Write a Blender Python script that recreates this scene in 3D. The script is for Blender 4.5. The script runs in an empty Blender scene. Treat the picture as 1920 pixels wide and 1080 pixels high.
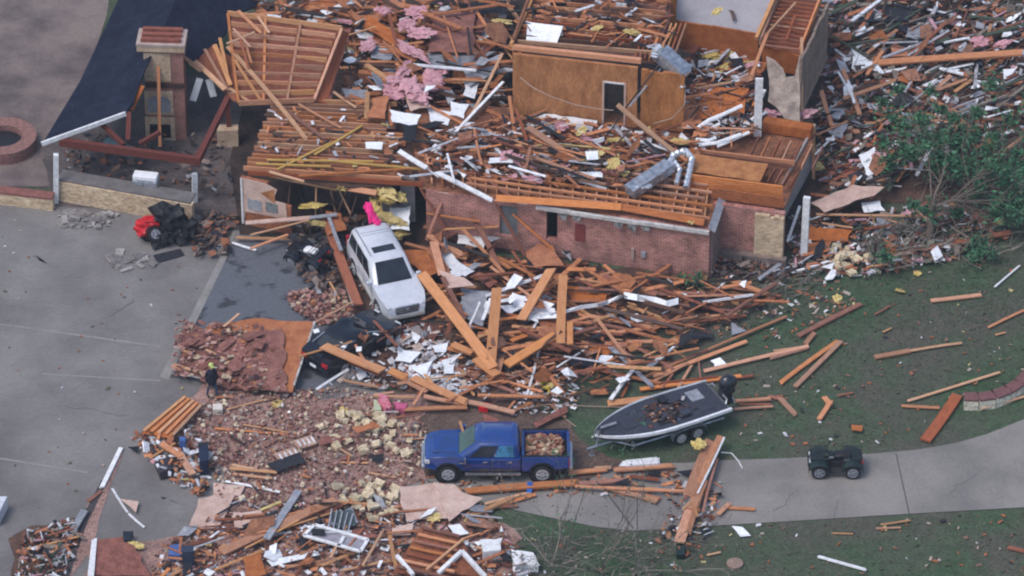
import bpy, bmesh, math, random
from mathutils import Vector, Matrix, noise
R = math.radians
random.seed(11)
S = bpy.context.scene
COL = S.collection
# ------------------------------------------------------------------ camera, world, sun, exposure
DIST, DEP, PPM = 220.0, R(36), 43.0            # metres to the middle of the picture, look-down angle, photo pixels per metre there
FPX = PPM * DIST
CAM = Vector((0, -DIST * math.cos(DEP), DIST * math.sin(DEP)))
FW = Vector((0, math.cos(DEP), -math.sin(DEP))); RT = Vector((1, 0, 0)); UP = Vector((0, math.sin(DEP), math.cos(DEP)))
cd = bpy.data.cameras.new('camera'); cam = bpy.data.objects.new('camera', cd); COL.objects.link(cam)
cam.location = CAM; cam.rotation_euler = (R(90) - DEP, 0, 0)
cd.sensor_width = 36; cd.lens = 36 * FPX / 1920; cd.clip_start = 1; cd.clip_end = 2000
S.camera = cam
W = bpy.data.worlds.new('World'); S.world = W; W.use_nodes = True
nt = W.node_tree; bg = nt.nodes['Background']
sky = nt.nodes.new('ShaderNodeTexSky'); sky.sky_type = 'NISHITA'; sky.sun_disc = False
SUN_EL, SUN_AZ = R(61), R(-125)                  # azimuth measured from +y (away from the camera) to the right
sky.sun_elevation = SUN_EL; sky.sun_rotation = SUN_AZ; sky.dust_density = 2.5; sky.air_density = 1.2; sky.ozone_density = 0.7
nt.links.new(sky.outputs[0], bg.inputs[0]); bg.inputs[1].default_value = 0.135
sl = bpy.data.lights.new('sun', 'SUN'); sl.energy = 1.15; sl.angle = R(25); sl.color = (1, .96, .93)
so = bpy.data.objects.new('sun', sl); COL.objects.link(so)
sd = Vector((math.sin(SUN_AZ) * math.cos(SUN_EL), math.cos(SUN_AZ) * math.cos(SUN_EL), math.sin(SUN_EL)))
so.rotation_euler = sd.to_track_quat('Z', 'Y').to_euler(); so.location = sd * 150
S.view_settings.view_transform = 'Standard'; S.view_settings.look = 'None'
S.view_settings.exposure = 0.42; S.view_settings.gamma = 1.0
S.cycles.pixel_filter_type = 'BLACKMAN_HARRIS'; S.cycles.filter_width = 2.1
S.cycles.max_bounces = 5; S.cycles.diffuse_bounces = 3; S.cycles.use_denoising = True

def P(px, py, h=0.0):
    """a point of the place: where the sight line of photo pixel (px, py) meets the level z = h"""
    d = FW + RT * ((px - 960) / FPX) + UP * ((540 - py) / FPX)
    return CAM + d * ((h - CAM.z) / d.z)

# ------------------------------------------------------------------ materials
MATS = {}
def mat(name, c1, c2=None, scale=3.0, rough=.85, stretch=None, metal=0.0, vary=0.0, fine=None, bump=0.0, palette=None, spec=.3, detail=6, coat=0, lo=.38, hi=.62):
    if name in MATS: return MATS[name]
    m = bpy.data.materials.new(name); m.use_nodes = True; MATS[name] = m
    t = m.node_tree; N = t.nodes; L = t.links; b = N['Principled BSDF']
    b.inputs['Roughness'].default_value = rough; b.inputs['Metallic'].default_value = metal
    b.inputs['Specular IOR Level'].default_value = spec
    if coat: b.inputs['Coat Weight'].default_value = coat; b.inputs['Coat Roughness'].default_value = .08
    tc = N.new('ShaderNodeTexCoord'); mp = N.new('ShaderNodeMapping')
    L.new(tc.outputs['Object'], mp.inputs['Vector'])
    if stretch: mp.inputs['Scale'].default_value = stretch
    nz = N.new('ShaderNodeTexNoise'); nz.inputs['Scale'].default_value = scale; nz.inputs['Detail'].default_value = detail
    nz.inputs['Roughness'].default_value = .62
    L.new(mp.outputs[0], nz.inputs['Vector'])
    if palette:
        g = N.new('ShaderNodeNewGeometry'); cr = N.new('ShaderNodeValToRGB'); cr.color_ramp.interpolation = 'CONSTANT'
        tot = sum(w for _, w in palette); acc = 0
        for i, (c, w) in enumerate(palette):
            e = cr.color_ramp.elements[i] if i < 2 else cr.color_ramp.elements.new(min(.999, acc / tot))
            e.position = min(.999, acc / tot); e.color = (*c, 1); acc += w
        L.new(g.outputs['Random Per Island'], cr.inputs[0])
        col = cr.outputs[0]
        mx = N.new('ShaderNodeMix'); mx.data_type = 'RGBA'; mx.blend_type = 'MULTIPLY'; mx.inputs[0].default_value = .8
        rr = N.new('ShaderNodeMapRange'); rr.inputs[1].default_value = .3; rr.inputs[2].default_value = .7; rr.inputs[3].default_value = .55; rr.inputs[4].default_value = 1.3
        L.new(nz.outputs[0], rr.inputs[0]); L.new(col, mx.inputs['A']); L.new(rr.outputs[0], mx.inputs['B']); col = mx.outputs['Result']
    else:
        cr = N.new('ShaderNodeValToRGB'); c2 = c2 or tuple(x * .8 for x in c1)
        cr.color_ramp.elements[0].position = lo; cr.color_ramp.elements[1].position = hi
        cr.color_ramp.elements[0].color = (*c2, 1); cr.color_ramp.elements[1].color = (*c1, 1)
        L.new(nz.outputs[0], cr.inputs[0]); col = cr.outputs[0]
    if fine:
        sc, amt = fine
        n2 = N.new('ShaderNodeTexNoise'); n2.inputs['Scale'].default_value = sc; n2.inputs['Detail'].default_value = 3
        L.new(mp.outputs[0], n2.inputs['Vector'])
        r2 = N.new('ShaderNodeMapRange'); r2.inputs[1].default_value = .3; r2.inputs[2].default_value = .7; r2.inputs[3].default_value = 1 - amt; r2.inputs[4].default_value = 1 + amt
        L.new(n2.outputs[0], r2.inputs[0])
        mx = N.new('ShaderNodeMix'); mx.data_type = 'RGBA'; mx.blend_type = 'MULTIPLY'; mx.inputs[0].default_value = 1
        L.new(col, mx.inputs['A']); L.new(r2.outputs[0], mx.inputs['B']); col = mx.outputs['Result']
    if vary:
        oi = N.new('ShaderNodeObjectInfo'); hs = N.new('ShaderNodeHueSaturation')
        r3 = N.new('ShaderNodeMapRange'); r3.inputs[3].default_value = 1 - vary; r3.inputs[4].default_value = 1 + vary
        L.new(oi.outputs['Random'], r3.inputs[0]); L.new(r3.outputs[0], hs.inputs['Value'])
        ml = N.new('ShaderNodeMath'); ml.operation = 'MULTIPLY'; ml.inputs[1].default_value = 7.31
        fr = N.new('ShaderNodeMath'); fr.operation = 'FRACT'; r4 = N.new('ShaderNodeMapRange'); r4.inputs[3].default_value = 1 - vary * .8; r4.inputs[4].default_value = 1 + vary * .3
        L.new(oi.outputs['Random'], ml.inputs[0]); L.new(ml.outputs[0], fr.inputs[0]); L.new(fr.outputs[0], r4.inputs[0]); L.new(r4.outputs[0], hs.inputs['Saturation'])
        L.new(col, hs.inputs['Color']); col = hs.outputs[0]
    L.new(col, b.inputs['Base Color'])
    if bump:
        bp = N.new('ShaderNodeBump'); bp.inputs['Strength'].default_value = bump; bp.inputs['Distance'].default_value = .05
        n3 = N.new('ShaderNodeTexNoise'); n3.inputs['Scale'].default_value = (fine[0] if fine else scale * 4); L.new(mp.outputs[0], n3.inputs['Vector'])
        L.new(n3.outputs[0], bp.inputs['Height']); L.new(bp.outputs[0], b.inputs['Normal'])
    return m

def brick_mat(name, c1, c2, mortar, bw, bh, axis='XZ', msize=.012, stain=(.3, .5), rough=.9):
    if name in MATS: return MATS[name]
    m = bpy.data.materials.new(name); m.use_nodes = True; MATS[name] = m
    t = m.node_tree; N = t.nodes; L = t.links; b = N['Principled BSDF']; b.inputs['Roughness'].default_value = rough; b.inputs['Specular IOR Level'].default_value = .2
    tc = N.new('ShaderNodeTexCoord'); sp = N.new('ShaderNodeSeparateXYZ'); cb = N.new('ShaderNodeCombineXYZ')
    L.new(tc.outputs['Object'], sp.inputs[0])
    for i, a in enumerate(axis): L.new(sp.outputs[a], cb.inputs[i])
    br = N.new('ShaderNodeTexBrick'); br.inputs['Color1'].default_value = (*c1, 1); br.inputs['Color2'].default_value = (*c2, 1); br.inputs['Mortar'].default_value = (*mortar, 1)
    br.inputs['Scale'].default_value = 1; br.inputs['Brick Width'].default_value = bw; br.inputs['Row Height'].default_value = bh; br.inputs['Mortar Size'].default_value = msize
    br.inputs['Bias'].default_value = 0
    L.new(cb.outputs[0], br.inputs['Vector'])
    nz = N.new('ShaderNodeTexNoise'); nz.inputs['Scale'].default_value = 1.3; nz.inputs['Detail'].default_value = 8; nz.inputs['Roughness'].default_value = .7
    L.new(tc.outputs['Object'], nz.inputs['Vector'])
    r2 = N.new('ShaderNodeMapRange'); r2.inputs[1].default_value = .3; r2.inputs[2].default_value = .7; r2.inputs[3].default_value = 1 - stain[0]; r2.inputs[4].default_value = 1 + stain[1]
    L.new(nz.outputs[0], r2.inputs[0])
    mx = N.new('ShaderNodeMix'); mx.data_type = 'RGBA'; mx.blend_type = 'MULTIPLY'; mx.inputs[0].default_value = 1
    L.new(br.outputs[0], mx.inputs['A']); L.new(r2.outputs[0], mx.inputs['B']); L.new(mx.outputs['Result'], b.inputs['Base Color'])
    return m

WO = mat('orange lumber', (.56, .24, .11), (.38, .145, .062), 4, .8, (.6, 9, 9), vary=.3, fine=(11, .2))
WB = mat('bright fresh lumber', (.60, .27, .105), (.46, .18, .065), 3, .8, (.5, 8, 8), vary=.1, fine=(11, .15))
WT = mat('tan lumber', (.56, .30, .15), (.40, .19, .085), 4, .8, (.6, 9, 9), vary=.22, fine=(11, .18))
WR = mat('red brown lumber', (.31, .105, .055), (.19, .06, .034), 4, .8, (.6, 9, 9), vary=.3, fine=(11, .2))
WD = mat('dark lumber', (.10, .05, .034), (.055, .03, .024), 4, .85, (.6, 9, 9), vary=.3)
PLY = mat('plywood sheathing', (.43, .185, .07), (.29, .112, .038), 2.2, .85, (1, 1, .35), vary=.06, fine=(18, .22))
PLYO = mat('orange plywood', (.43, .15, .052), (.31, .095, .033), 2.5, .85, None, vary=.18, fine=(20, .22))
WH = mat('white painted board', (.78, .79, .82), (.6, .6, .62), 5, .55, None, vary=.08, fine=(14, .1))
WHM = mat('white sheet metal', (.80, .82, .86), (.62, .64, .68), 3, .4, None, vary=.08, fine=(9, .12), lo=.3, hi=.55)
GRP = mat('grey panel', (.30, .31, .35), (.20, .21, .25), 3, .7, None, vary=.15, fine=(14, .15))
DRY = mat('torn drywall', (.38, .315, .27), (.20, .16, .14), 2.2, .9, None, vary=.1, fine=(12, .14))
PINKW = mat('pinkish wallboard', (.58, .42, .36), (.46, .31, .26), 1.7, .9, None, vary=.08, fine=(12, .14))
STEEL = mat('galvanized steel', (.46, .49, .55), (.24, .26, .31), 4, .32, None, metal=.6, vary=.1, fine=(12, .15))
FOIL = mat('foil duct', (.72, .75, .80), (.4, .43, .5), 9, .32, None, metal=.6, vary=.05)
BLK = mat('black plastic', (.016, .017, .022), (.01, .01, .013), 5, .55, None, vary=.2)
TARP = mat('black tarpaper', (.022, .024, .032), (.012, .012, .018), 6, .7, None, vary=.3, fine=(16, .3))
PINK = mat('pink insulation', (.62, .33, .36), (.44, .20, .24), 5, .95, None, vary=.12, fine=(18, .25), bump=.6)
YEL = mat('yellow insulation', (.62, .49, .19), (.44, .31, .09), 5, .95, None, vary=.12, fine=(18, .25), bump=.6)
SHB = mat('dark blue roof shingles', (.020, .025, .046), (.012, .015, .03), 1.2, .95, None, fine=(9, .3), vary=0, spec=.08)
SHR = mat('red brown roof shingles', (.25, .10, .078), (.165, .062, .05), 2.4, .93, None, fine=(14, .35), vary=.1, bump=.4)
CON = mat('driveway concrete', (.215, .203, .198), (.135, .126, .126), .22, .92, None, fine=(7, .1), detail=9)
CONR = mat('pale driveway concrete', (.245, .228, .214), (.165, .155, .15), .25, .92, None, fine=(7, .09), detail=9)
PAD = mat('dark parking pad', (.04, .043, .052), (.108, .115, .135), .7, .8, (1, 1.5, 1), fine=(5, .13), detail=4, lo=.56, hi=.625)
LIGHTC = mat('light concrete edge', (.27, .255, .25), (.21, .2, .19), 1.2, .9, None, fine=(9, .1))
SOIL = mat('bare soil', (.205, .165, .15), (.10, .078, .08), .33, .95, None, fine=(6, .12), detail=5, lo=.36, hi=.6)
DIRT = mat('trampled dirt', (.115, .066, .048), (.062, .036, .03), .9, .95, None, fine=(8, .35), detail=9, bump=.5)
BRKD = mat('brick dust ground', (.33, .205, .175), (.21, .125, .11), .8, .95, None, fine=(9, .4), detail=9, bump=.5)
LIME = mat('limestone', (.66, .55, .38), (.48, .38, .25), 1.8, .92, None, fine=(9, .25), vary=.15)
CREAM = mat('cream masonry', (.55, .42, .30), (.42, .30, .21), 1.6, .92, None, fine=(8, .22))
BRK1 = mat('loose brick', (.30, .115, .088), (.20, .075, .06), 6, .93, None, vary=.35)
IRON = mat('dark iron', (.03, .028, .032), None, 5, .6, None)
TYRE = mat('tyre rubber', (.018, .018, .022), (.03, .028, .028), 8, .85, None)
CHROME = mat('chrome', (.62, .64, .68), (.5, .52, .56), 6, .25, None, metal=.8)
RIMM = mat('alloy rim', (.62, .63, .66), (.40, .41, .44), 9, .35, None, metal=.25)
GLS = mat('dark vehicle glass', (.012, .017, .024), (.02, .026, .034), 2, .12, None, spec=.5)
WPAINT = mat('white car paint', (.60, .62, .68), (.52, .54, .60), 1.3, .3, None, coat=.6, fine=(6, .06))
CREAMP = mat('champagne trim paint', (.42, .41, .38), (.36, .35, .33), 2, .4, None)
BPAINT = mat('blue truck paint', (.005, .040, .21), (.009, .032, .125), 1.2, .2, None, coat=.9, spec=.5, fine=(6, .12), lo=.32, hi=.5)
KPAINT = mat('black car paint', (.006, .008, .016), (.010, .011, .016), 2.5, .16, None, coat=.35, spec=.35)
GRNP = mat('dark green plastic', (.016, .032, .03), (.01, .02, .022), 4, .45, None)
REDP = mat('bright red plastic', (.62, .02, .028), (.45, .012, .018), 4, .4, None)
REDL = mat('red lamp lens', (.42, .02, .03), None, 4, .3, None)
LENS = mat('clear lamp lens', (.6, .63, .68), (.4, .42, .46), 12, .2, None)
CARP = mat('boat deck carpet', (.042, .048, .07), (.032, .036, .052), 4, .95, None, fine=(20, .15))
HULL = mat('boat hull', (.17, .18, .19), (.06, .065, .075), 2, .4, (.25, 1, 5))
GEL = mat('white gelcoat', (.78, .80, .84), (.66, .68, .72), 3, .35, None)
BLUEP = mat('blue plastic', (.02, .10, .36), (.015, .06, .24), 4, .5, None, vary=.2)
BARK = mat('grey bark', (.17, .135, .11), (.10, .08, .07), 6, .95, (6, 6, 1))
REDW = mat('red stained beam', (.165, .042, .03), (.085, .024, .02), 5, .85, (.6, 9, 9), fine=(9, .25))
VIOLET = mat('plum painted board', (.10, .045, .06), None, 4, .8, None)
LEAF = mat('leaves', None, None, 3, .8, palette=[((.03, .10, .055), 3), ((.048, .15, .075), 4), ((.075, .20, .10), 3), ((.045, .07, .04), 1.5), ((.085, .11, .075), 1)])
TWIG = mat('dry twigs', None, None, 3, .9, palette=[((.22, .19, .165), 3), ((.14, .12, .105), 3), ((.30, .27, .24), 1.5), ((.08, .10, .07), 2)])
BRICKW = brick_mat('brick wall', (.40, .165, .135), (.25, .095, .082), (.38, .26, .23), .27, .105, 'XZ', .014, (.45, .55))
STONEW = mat('stone wall', (.60, .47, .33), (.40, .29, .19), 1.6, .95, (1, 1, 1.8), fine=(5, .28), bump=.8, lo=.3, hi=.66)
PAL_WOOD = [((.52, .215, .10), 6), ((.38, .145, .066), 6), ((.20, .068, .04), 5), ((.52, .27, .13), 3), ((.09, .045, .03), 4), ((.03, .026, .028), 3), ((.62, .62, .66), 1.3)]
PAL_MIX = [((.49, .20, .095), 5), ((.34, .13, .065), 4), ((.16, .055, .035), 4), ((.45, .22, .11), 2), ((.06, .04, .032), 4), ((.025, .026, .035), 3), ((.72, .73, .78), 3), ((.42, .42, .46), 2.5), ((.5, .4, .17), .5), ((.5, .26, .29), .7)]
PAL_RIGHT = [((.42, .16, .08), 4), ((.27, .10, .058), 4), ((.15, .062, .045), 4), ((.42, .21, .12), 2), ((.05, .037, .033), 4), ((.02, .022, .032), 3), ((.72, .73, .77), 4), ((.38, .38, .42), 4), ((.5, .28, .32), .6), ((.06, .08, .055), 3), ((.22, .18, .15), 4)]
PAL_BRICK = [((.38, .20, .17), 8), ((.25, .11, .092), 7), ((.40, .24, .20), 5), ((.16, .07, .06), 4), ((.46, .36, .25), 1.6), ((.36, .29, .25), 1.4), ((.10, .06, .052), 2), ((.4, .17, .08), 1.2)]
PAL_PALE = [((.74, .75, .8), 5), ((.5, .5, .54), 3), ((.5, .4, .35), 2), ((.30, .26, .25), 2), ((.14, .06, .045), 3), ((.3, .10, .05), 2)]
PAL_LAWN = [((.40, .33, .28), 3), ((.6, .6, .62), 1.2), ((.33, .12, .06), 4), ((.20, .12, .09), 4), ((.03, .03, .035), 2), ((.5, .42, .2), .6), ((.09, .1, .06), 3)]
SCR_WOOD = mat('splintered wood scraps', None, None, 6, .85, palette=PAL_WOOD)
SCR_MIX = mat('mixed house scraps', None, None, 6, .85, palette=PAL_MIX)
SCR_RIGHT = mat('weathered house scraps', None, None, 6, .85, palette=PAL_RIGHT)
SCR_BRICK = mat('broken brick scraps', None, None, 6, .92, palette=PAL_BRICK)
SCR_PALE = mat('pale wallboard scraps', None, None, 6, .85, palette=PAL_PALE)
SCR_LAWN = mat('lawn litter scraps', None, None, 6, .9, palette=PAL_LAWN)

# grass: mottled green and bare brown earth
def grass_mat():
    m = bpy.data.materials.new('lawn grass'); m.use_nodes = True; t = m.node_tree; N = t.nodes; L = t.links; b = N['Principled BSDF']
    b.inputs['Roughness'].default_value = 1; b.inputs['Specular IOR Level'].default_value = .1
    tc = N.new('ShaderNodeTexCoord')
    def nz(s, d=8, r=.65):
        n = N.new('ShaderNodeTexNoise'); n.inputs['Scale'].default_value = s; n.inputs['Detail'].default_value = d; n.inputs['Roughness'].default_value = r; L.new(tc.outputs['Object'], n.inputs['Vector']); return n
    def ramp(n, a, ca, bb, cb_):
        c = N.new('ShaderNodeValToRGB'); c.color_ramp.elements[0].position = a; c.color_ramp.elements[0].color = (*ca, 1); c.color_ramp.elements[1].position = bb; c.color_ramp.elements[1].color = (*cb_, 1); L.new(n.outputs[0], c.inputs[0]); return c
    a = ramp(nz(2.2), .34, (.036, .062, .036), .66, (.062, .112, .058))
    d = ramp(nz(1.6, 9, .75), .3, (.072, .064, .056), .7, (.105, .095, .080))
    f = ramp(nz(.16, 10, .7), .40, (0, 0, 0), .60, (.85, .85, .85))
    mx = N.new('ShaderNodeMix'); mx.data_type = 'RGBA'; L.new(f.outputs[0], mx.inputs[0]); L.new(a.outputs[0], mx.inputs['A']); L.new(d.outputs[0], mx.inputs['B'])
    g = N.new('ShaderNodeMapRange'); g.inputs[1].default_value = .3; g.inputs[2].default_value = .7; g.inputs[3].default_value = .6; g.inputs[4].default_value = 1.4
    L.new(nz(9, 4).outputs[0], g.inputs[0])
    m2 = N.new('ShaderNodeMix'); m2.data_type = 'RGBA'; m2.blend_type = 'MULTIPLY'; m2.inputs[0].default_value = 1
    L.new(mx.outputs['Result'], m2.inputs['A']); L.new(g.outputs[0], m2.inputs['B']); L.new(m2.outputs['Result'], b.inputs['Base Color'])
    return m
GRASS = grass_mat()

# ------------------------------------------------------------------ mesh building
class MB:
    def __init__(s): s.v = []; s.f = []; s.mi = []
    def add(s, vs, fs, mi=0):
        o = len(s.v); s.v += [tuple(x) for x in vs]
        for f in fs: s.f.append([o + i for i in f]); s.mi.append(mi)
    BOXF = [(0, 3, 2, 1), (4, 5, 6, 7), (0, 1, 5, 4), (1, 2, 6, 5), (2, 3, 7, 6), (3, 0, 4, 7)]
    def box(s, c, size, M=None, mi=0):
        x, y, z = size[0] / 2, size[1] / 2, size[2] / 2; c = Vector(c)
        vs = [Vector(q) + c if M is None else M @ (Vector(q) + c) for q in ((-x, -y, -z), (x, -y, -z), (x, y, -z), (-x, y, -z), (-x, -y, z), (x, -y, z), (x, y, z), (-x, y, z))]
        s.add(vs, s.BOXF, mi)
    def beam(s, a, b, w, t, mi=0, roll=0):
        a = Vector(a); b = Vector(b); s.add([axes(a, b, roll) @ Vector((x, y * w, z * t)) for x, y, z in ((0, -.5, -.5), ((b - a).length, -.5, -.5), ((b - a).length, .5, -.5), (0, .5, -.5), (0, -.5, .5), ((b - a).length, -.5, .5), ((b - a).length, .5, .5), (0, .5, .5))], s.BOXF, mi)
    def tube(s, pts, r, n=6, mi=0):
        pts = [Vector(p) for p in pts]; rs = r if isinstance(r, (list, tuple)) else [r] * len(pts); rings = []
        for i, p in enumerate(pts):
            d = (pts[min(i + 1, len(pts) - 1)] - pts[max(i - 1, 0)]).normalized()
            u = d.cross(Vector((0, 0, 1)))
            if u.length < .05: u = d.cross(Vector((0, 1, 0)))
            u.normalize(); w = d.cross(u)
            rings += [p + (u * math.cos(k * 2 * math.pi / n) + w * math.sin(k * 2 * math.pi / n)) * rs[i] for k in range(n)]
        fs = [(i * n + k, i * n + (k + 1) % n, (i + 1) * n + (k + 1) % n, (i + 1) * n + k) for i in range(len(pts) - 1) for k in range(n)]
        fs += [tuple(range(n)), tuple(reversed(range((len(pts) - 1) * n, len(pts) * n)))]
        s.add(rings, fs, mi)
    def lathe(s, prof, M, n=16, mi=0, ring=False):
        if ring: prof = list(prof) + [prof[0]]
        vs = [M @ Vector((r * math.cos(k * 2 * math.pi / n), r * math.sin(k * 2 * math.pi / n), z)) for r, z in prof for k in range(n)]
        fs = [(i * n + k, i * n + (k + 1) % n, (i + 1) * n + (k + 1) % n, (i + 1) * n + k) for i in range(len(prof) - 1) for k in range(n)]
        if not ring: fs += [tuple(reversed(range(n))), tuple(range((len(prof) - 1) * n, len(prof) * n))]
        s.add(vs, fs, mi)
    def prism(s, pts, thick, mi=0, d=None):
        pts = [Vector(p) for p in pts]; n = Vector((0, 0, 0))
        for i in range(len(pts)):
            a, b = pts[i], pts[(i + 1) % len(pts)]; n += Vector(((a.y - b.y) * (a.z + b.z), (a.z - b.z) * (a.x + b.x), (a.x - b.x) * (a.y + b.y)))
        n.normalize()
        if n.z < -1e-4: pts.reverse(); n = -n
        d = -n * thick if d is None else Vector(d); k = len(pts)
        s.add(pts + [p + d for p in pts], [tuple(range(k)), tuple(reversed(range(k, 2 * k)))] + [(i, i + k, (i + 1) % k + k, (i + 1) % k) for i in range(k)], mi)
    def blob(s, c, rad, seed=0, rough=.35, mi=0, M=None, sub=2, freq=1.6):
        bm = bmesh.new(); bmesh.ops.create_icosphere(bm, subdivisions=sub, radius=1)
        off = Vector((seed * 3.1, seed * 1.7, seed * .9)); c = Vector(c); vs = []
        for v in bm.verts:
            k = 1 + rough * noise.noise(v.co * freq + off) + rough * .5 * noise.noise(v.co * freq * 2.7 + off)
            q = Vector((v.co.x * rad[0] * k, v.co.y * rad[1] * k, v.co.z * rad[2] * k)); vs.append((M @ q if M else q) + c)
        s.add(vs, [tuple(v.index for v in f.verts) for f in bm.faces], mi); bm.free()
    def build(s, name, mats, parent=None, smooth=None, bevel=None, origin=None, matrix=None):
        me = bpy.data.meshes.new(name); vs = s.v
        if origin is not None: o = Vector(origin); vs = [tuple(Vector(p) - o) for p in vs]
        me.from_pydata(vs, [], s.f)
        for m in (mats if isinstance(mats, (list, tuple)) else [mats]): me.materials.append(m)
        me.polygons.foreach_set('material_index', s.mi)
        bm = bmesh.new(); bm.from_mesh(me)
        big = [f for f in bm.faces if len(f.verts) > 4]
        if big: bmesh.ops.triangulate(bm, faces=big)
        bm.to_mesh(me); bm.free(); me.update()
        if smooth is not None:
            me.polygons.foreach_set('use_smooth', [True] * len(me.polygons)); me.set_sharp_from_angle(angle=R(smooth))
        ob = bpy.data.objects.new(name, me); COL.objects.link(ob)
        if bevel:
            md = ob.modifiers.new('soft edge', 'BEVEL'); md.width = bevel; md.segments = 2; md.limit_method = 'ANGLE'; md.angle_limit = R(35)
        if origin is not None: ob.location = origin
        if matrix is not None: ob.matrix_world = matrix
        if parent is not None: ob.parent = parent
        return ob

def axes(a, b, roll=0):
    """matrix: local x runs from a to b, local z is as upright as it can be, turned by roll"""
    d = (b - a).normalized(); u = Vector((0, 0, 1)).cross(d)
    if u.length < .02: u = Vector((0, 1, 0)).cross(d)
    u.normalize(); w = d.cross(u)
    m = Matrix((d, u, w)).transposed().to_4x4()
    return Matrix.Translation(a) @ m @ Matrix.Rotation(roll, 4, 'X')

def tag(o, label=None, cat=None, group=None, kind=None):
    if label: o['label'] = label
    if cat: o['category'] = cat
    if group: o['group'] = group
    if kind: o['kind'] = kind
    return o
def empty(name, loc, rz=0, label=None, cat=None, group=None, tilt=(0, 0)):
    o = bpy.data.objects.new(name, None); COL.objects.link(o); o.location = loc; o.rotation_euler = (tilt[0], tilt[1], rz); o.empty_display_size = .3
    return tag(o, label, cat, group)
def copy_tree(o, parent=None):
    c = o.copy(); COL.objects.link(c)
    if parent is not None: c.parent = parent
    for ch in [x for x in bpy.data.objects if x.parent == o]: copy_tree(ch, c)
    return c

# items whose labels are written at the end, from what stands nearest to them
ITEMS = []; MARKS = []
def mark(phrase, px, py): MARKS.append((phrase, px, py))
def item(o, phrase, cat, group, px, py):
    o['category'] = cat; o['group'] = group; ITEMS.append((o, phrase, px, py)); return o
ORD = ['', 'second ', 'third ', 'fourth ', 'fifth ', 'sixth ', 'seventh ', 'eighth ', 'ninth ', 'tenth ', 'eleventh ', 'twelfth ']
def write_labels():
    by = {}
    for o, ph, x, y in ITEMS:
        d, m = min((math.hypot(x - mx, (y - my) * 1.5), m) for m, mx, my in MARKS)
        by.setdefault((ph, m), []).append((d, o))
    for (ph, m), rows in by.items():
        rows.sort(key=lambda r: r[0])
        for k, (d, o) in enumerate(rows):
            if len(rows) == 1: o['label'] = f'{ph} closest to {m}'
            elif k < 12 and len(rows) <= 14: o['label'] = f'{ph}, {ORD[k]}closest to {m}' if k < 12 else f'{ph} farther from {m}'
            else:
                o['label'] = f'{ph}, {ORD[k]}closest to {m}' if k < 12 else f'{ph} scattered farther out from {m}'
                if k >= 12: o['group'] = f'{ph} scattered farther out from {m}'

WOODS = {'o': (WO, 'orange brown'), 't': (WT, 'pale tan'), 'b': (WB, 'fresh orange tan'), 'r': (WR, 'red brown'), 'd': (WD, 'dark brown'), 'w': (WH, 'white painted'), 'g': (GRP, 'grey'), 'm': (WHM, 'white metal'), 'v': (VIOLET, 'plum coloured')}
rb = random.Random(5)
def plank(x1, y1, x2, y2, w=.16, h1=.12, h2=None, c='o', t=None, roll=None, phrase=None, name=None, group='loose boards thrown about the wrecked house', cat=None):
    h2 = h1 if h2 is None else h2
    a, b = P(x1, y1, h1), P(x2, y2, h2); ln = (b - a).length
    t = t or min(.09, max(.035, w * .35)); M = axes(a, b, rb.uniform(-.25, .25) if roll is None else roll)
    mb = MB(); n = max(2, min(6, int(ln / .8) + 1)); bow = rb.uniform(-.012, .012) * ln; vs = []
    sp = rb.random() < .5
    for i in range(n + 1):
        u = i / n; x = u * ln; dy = bow * 4 * u * (1 - u)
        for k, (yy, zz) in enumerate(((-.5, -.5), (.5, -.5), (.5, .5), (-.5, .5))):
            xx = x
            if i in (0, n) and sp: xx += (rb.uniform(0, .28) if i == 0 else -rb.uniform(0, .28)) * min(1, w * 3) * (1 if ln > .8 else .3)
            vs.append((xx, yy * w + dy, zz * t))
    fs = [(i * 4 + k, i * 4 + (k + 1) % 4, i * 4 + 4 + (k + 1) % 4, i * 4 + 4 + k) for i in range(n) for k in range(4)] + [(3, 2, 1, 0), (n * 4, n * 4 + 1, n * 4 + 2, n * 4 + 3)]
    mb.add(vs, [tuple(reversed(f)) for f in fs])
    m, cn = WOODS[c]
    o = mb.build(name or ('loose_board' if c in 'otrdvb' else 'white_trim_board' if c == 'w' else 'metal_strip'), m, matrix=M)
    if phrase is None:
        phrase = f"{'very long' if ln > 4.2 else 'long' if ln > 2.4 else 'medium length' if ln > 1.3 else 'short'} {'wide ' if w > .3 else 'thin ' if w < .11 else ''}{cn} {'strip' if c in 'gm' else 'board'}"
    item(o, phrase, cat or ('metal strip' if c in 'gm' else 'board'), group, (x1 + x2) / 2, (y1 + y2) / 2)
    return o
def planks(txt, **kw):
    for ln in txt.strip().splitlines():
        p = ln.split()
        if not p or p[0].startswith('#'): continue
        x1, y1, x2, y2, w = map(float, p[:5]); c = p[5]; h1 = float(p[6]) if len(p) > 6 else .12; h2 = float(p[7]) if len(p) > 7 else h1
        plank(x1, y1, x2, y2, w, h1, h2, c, **kw)

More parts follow.
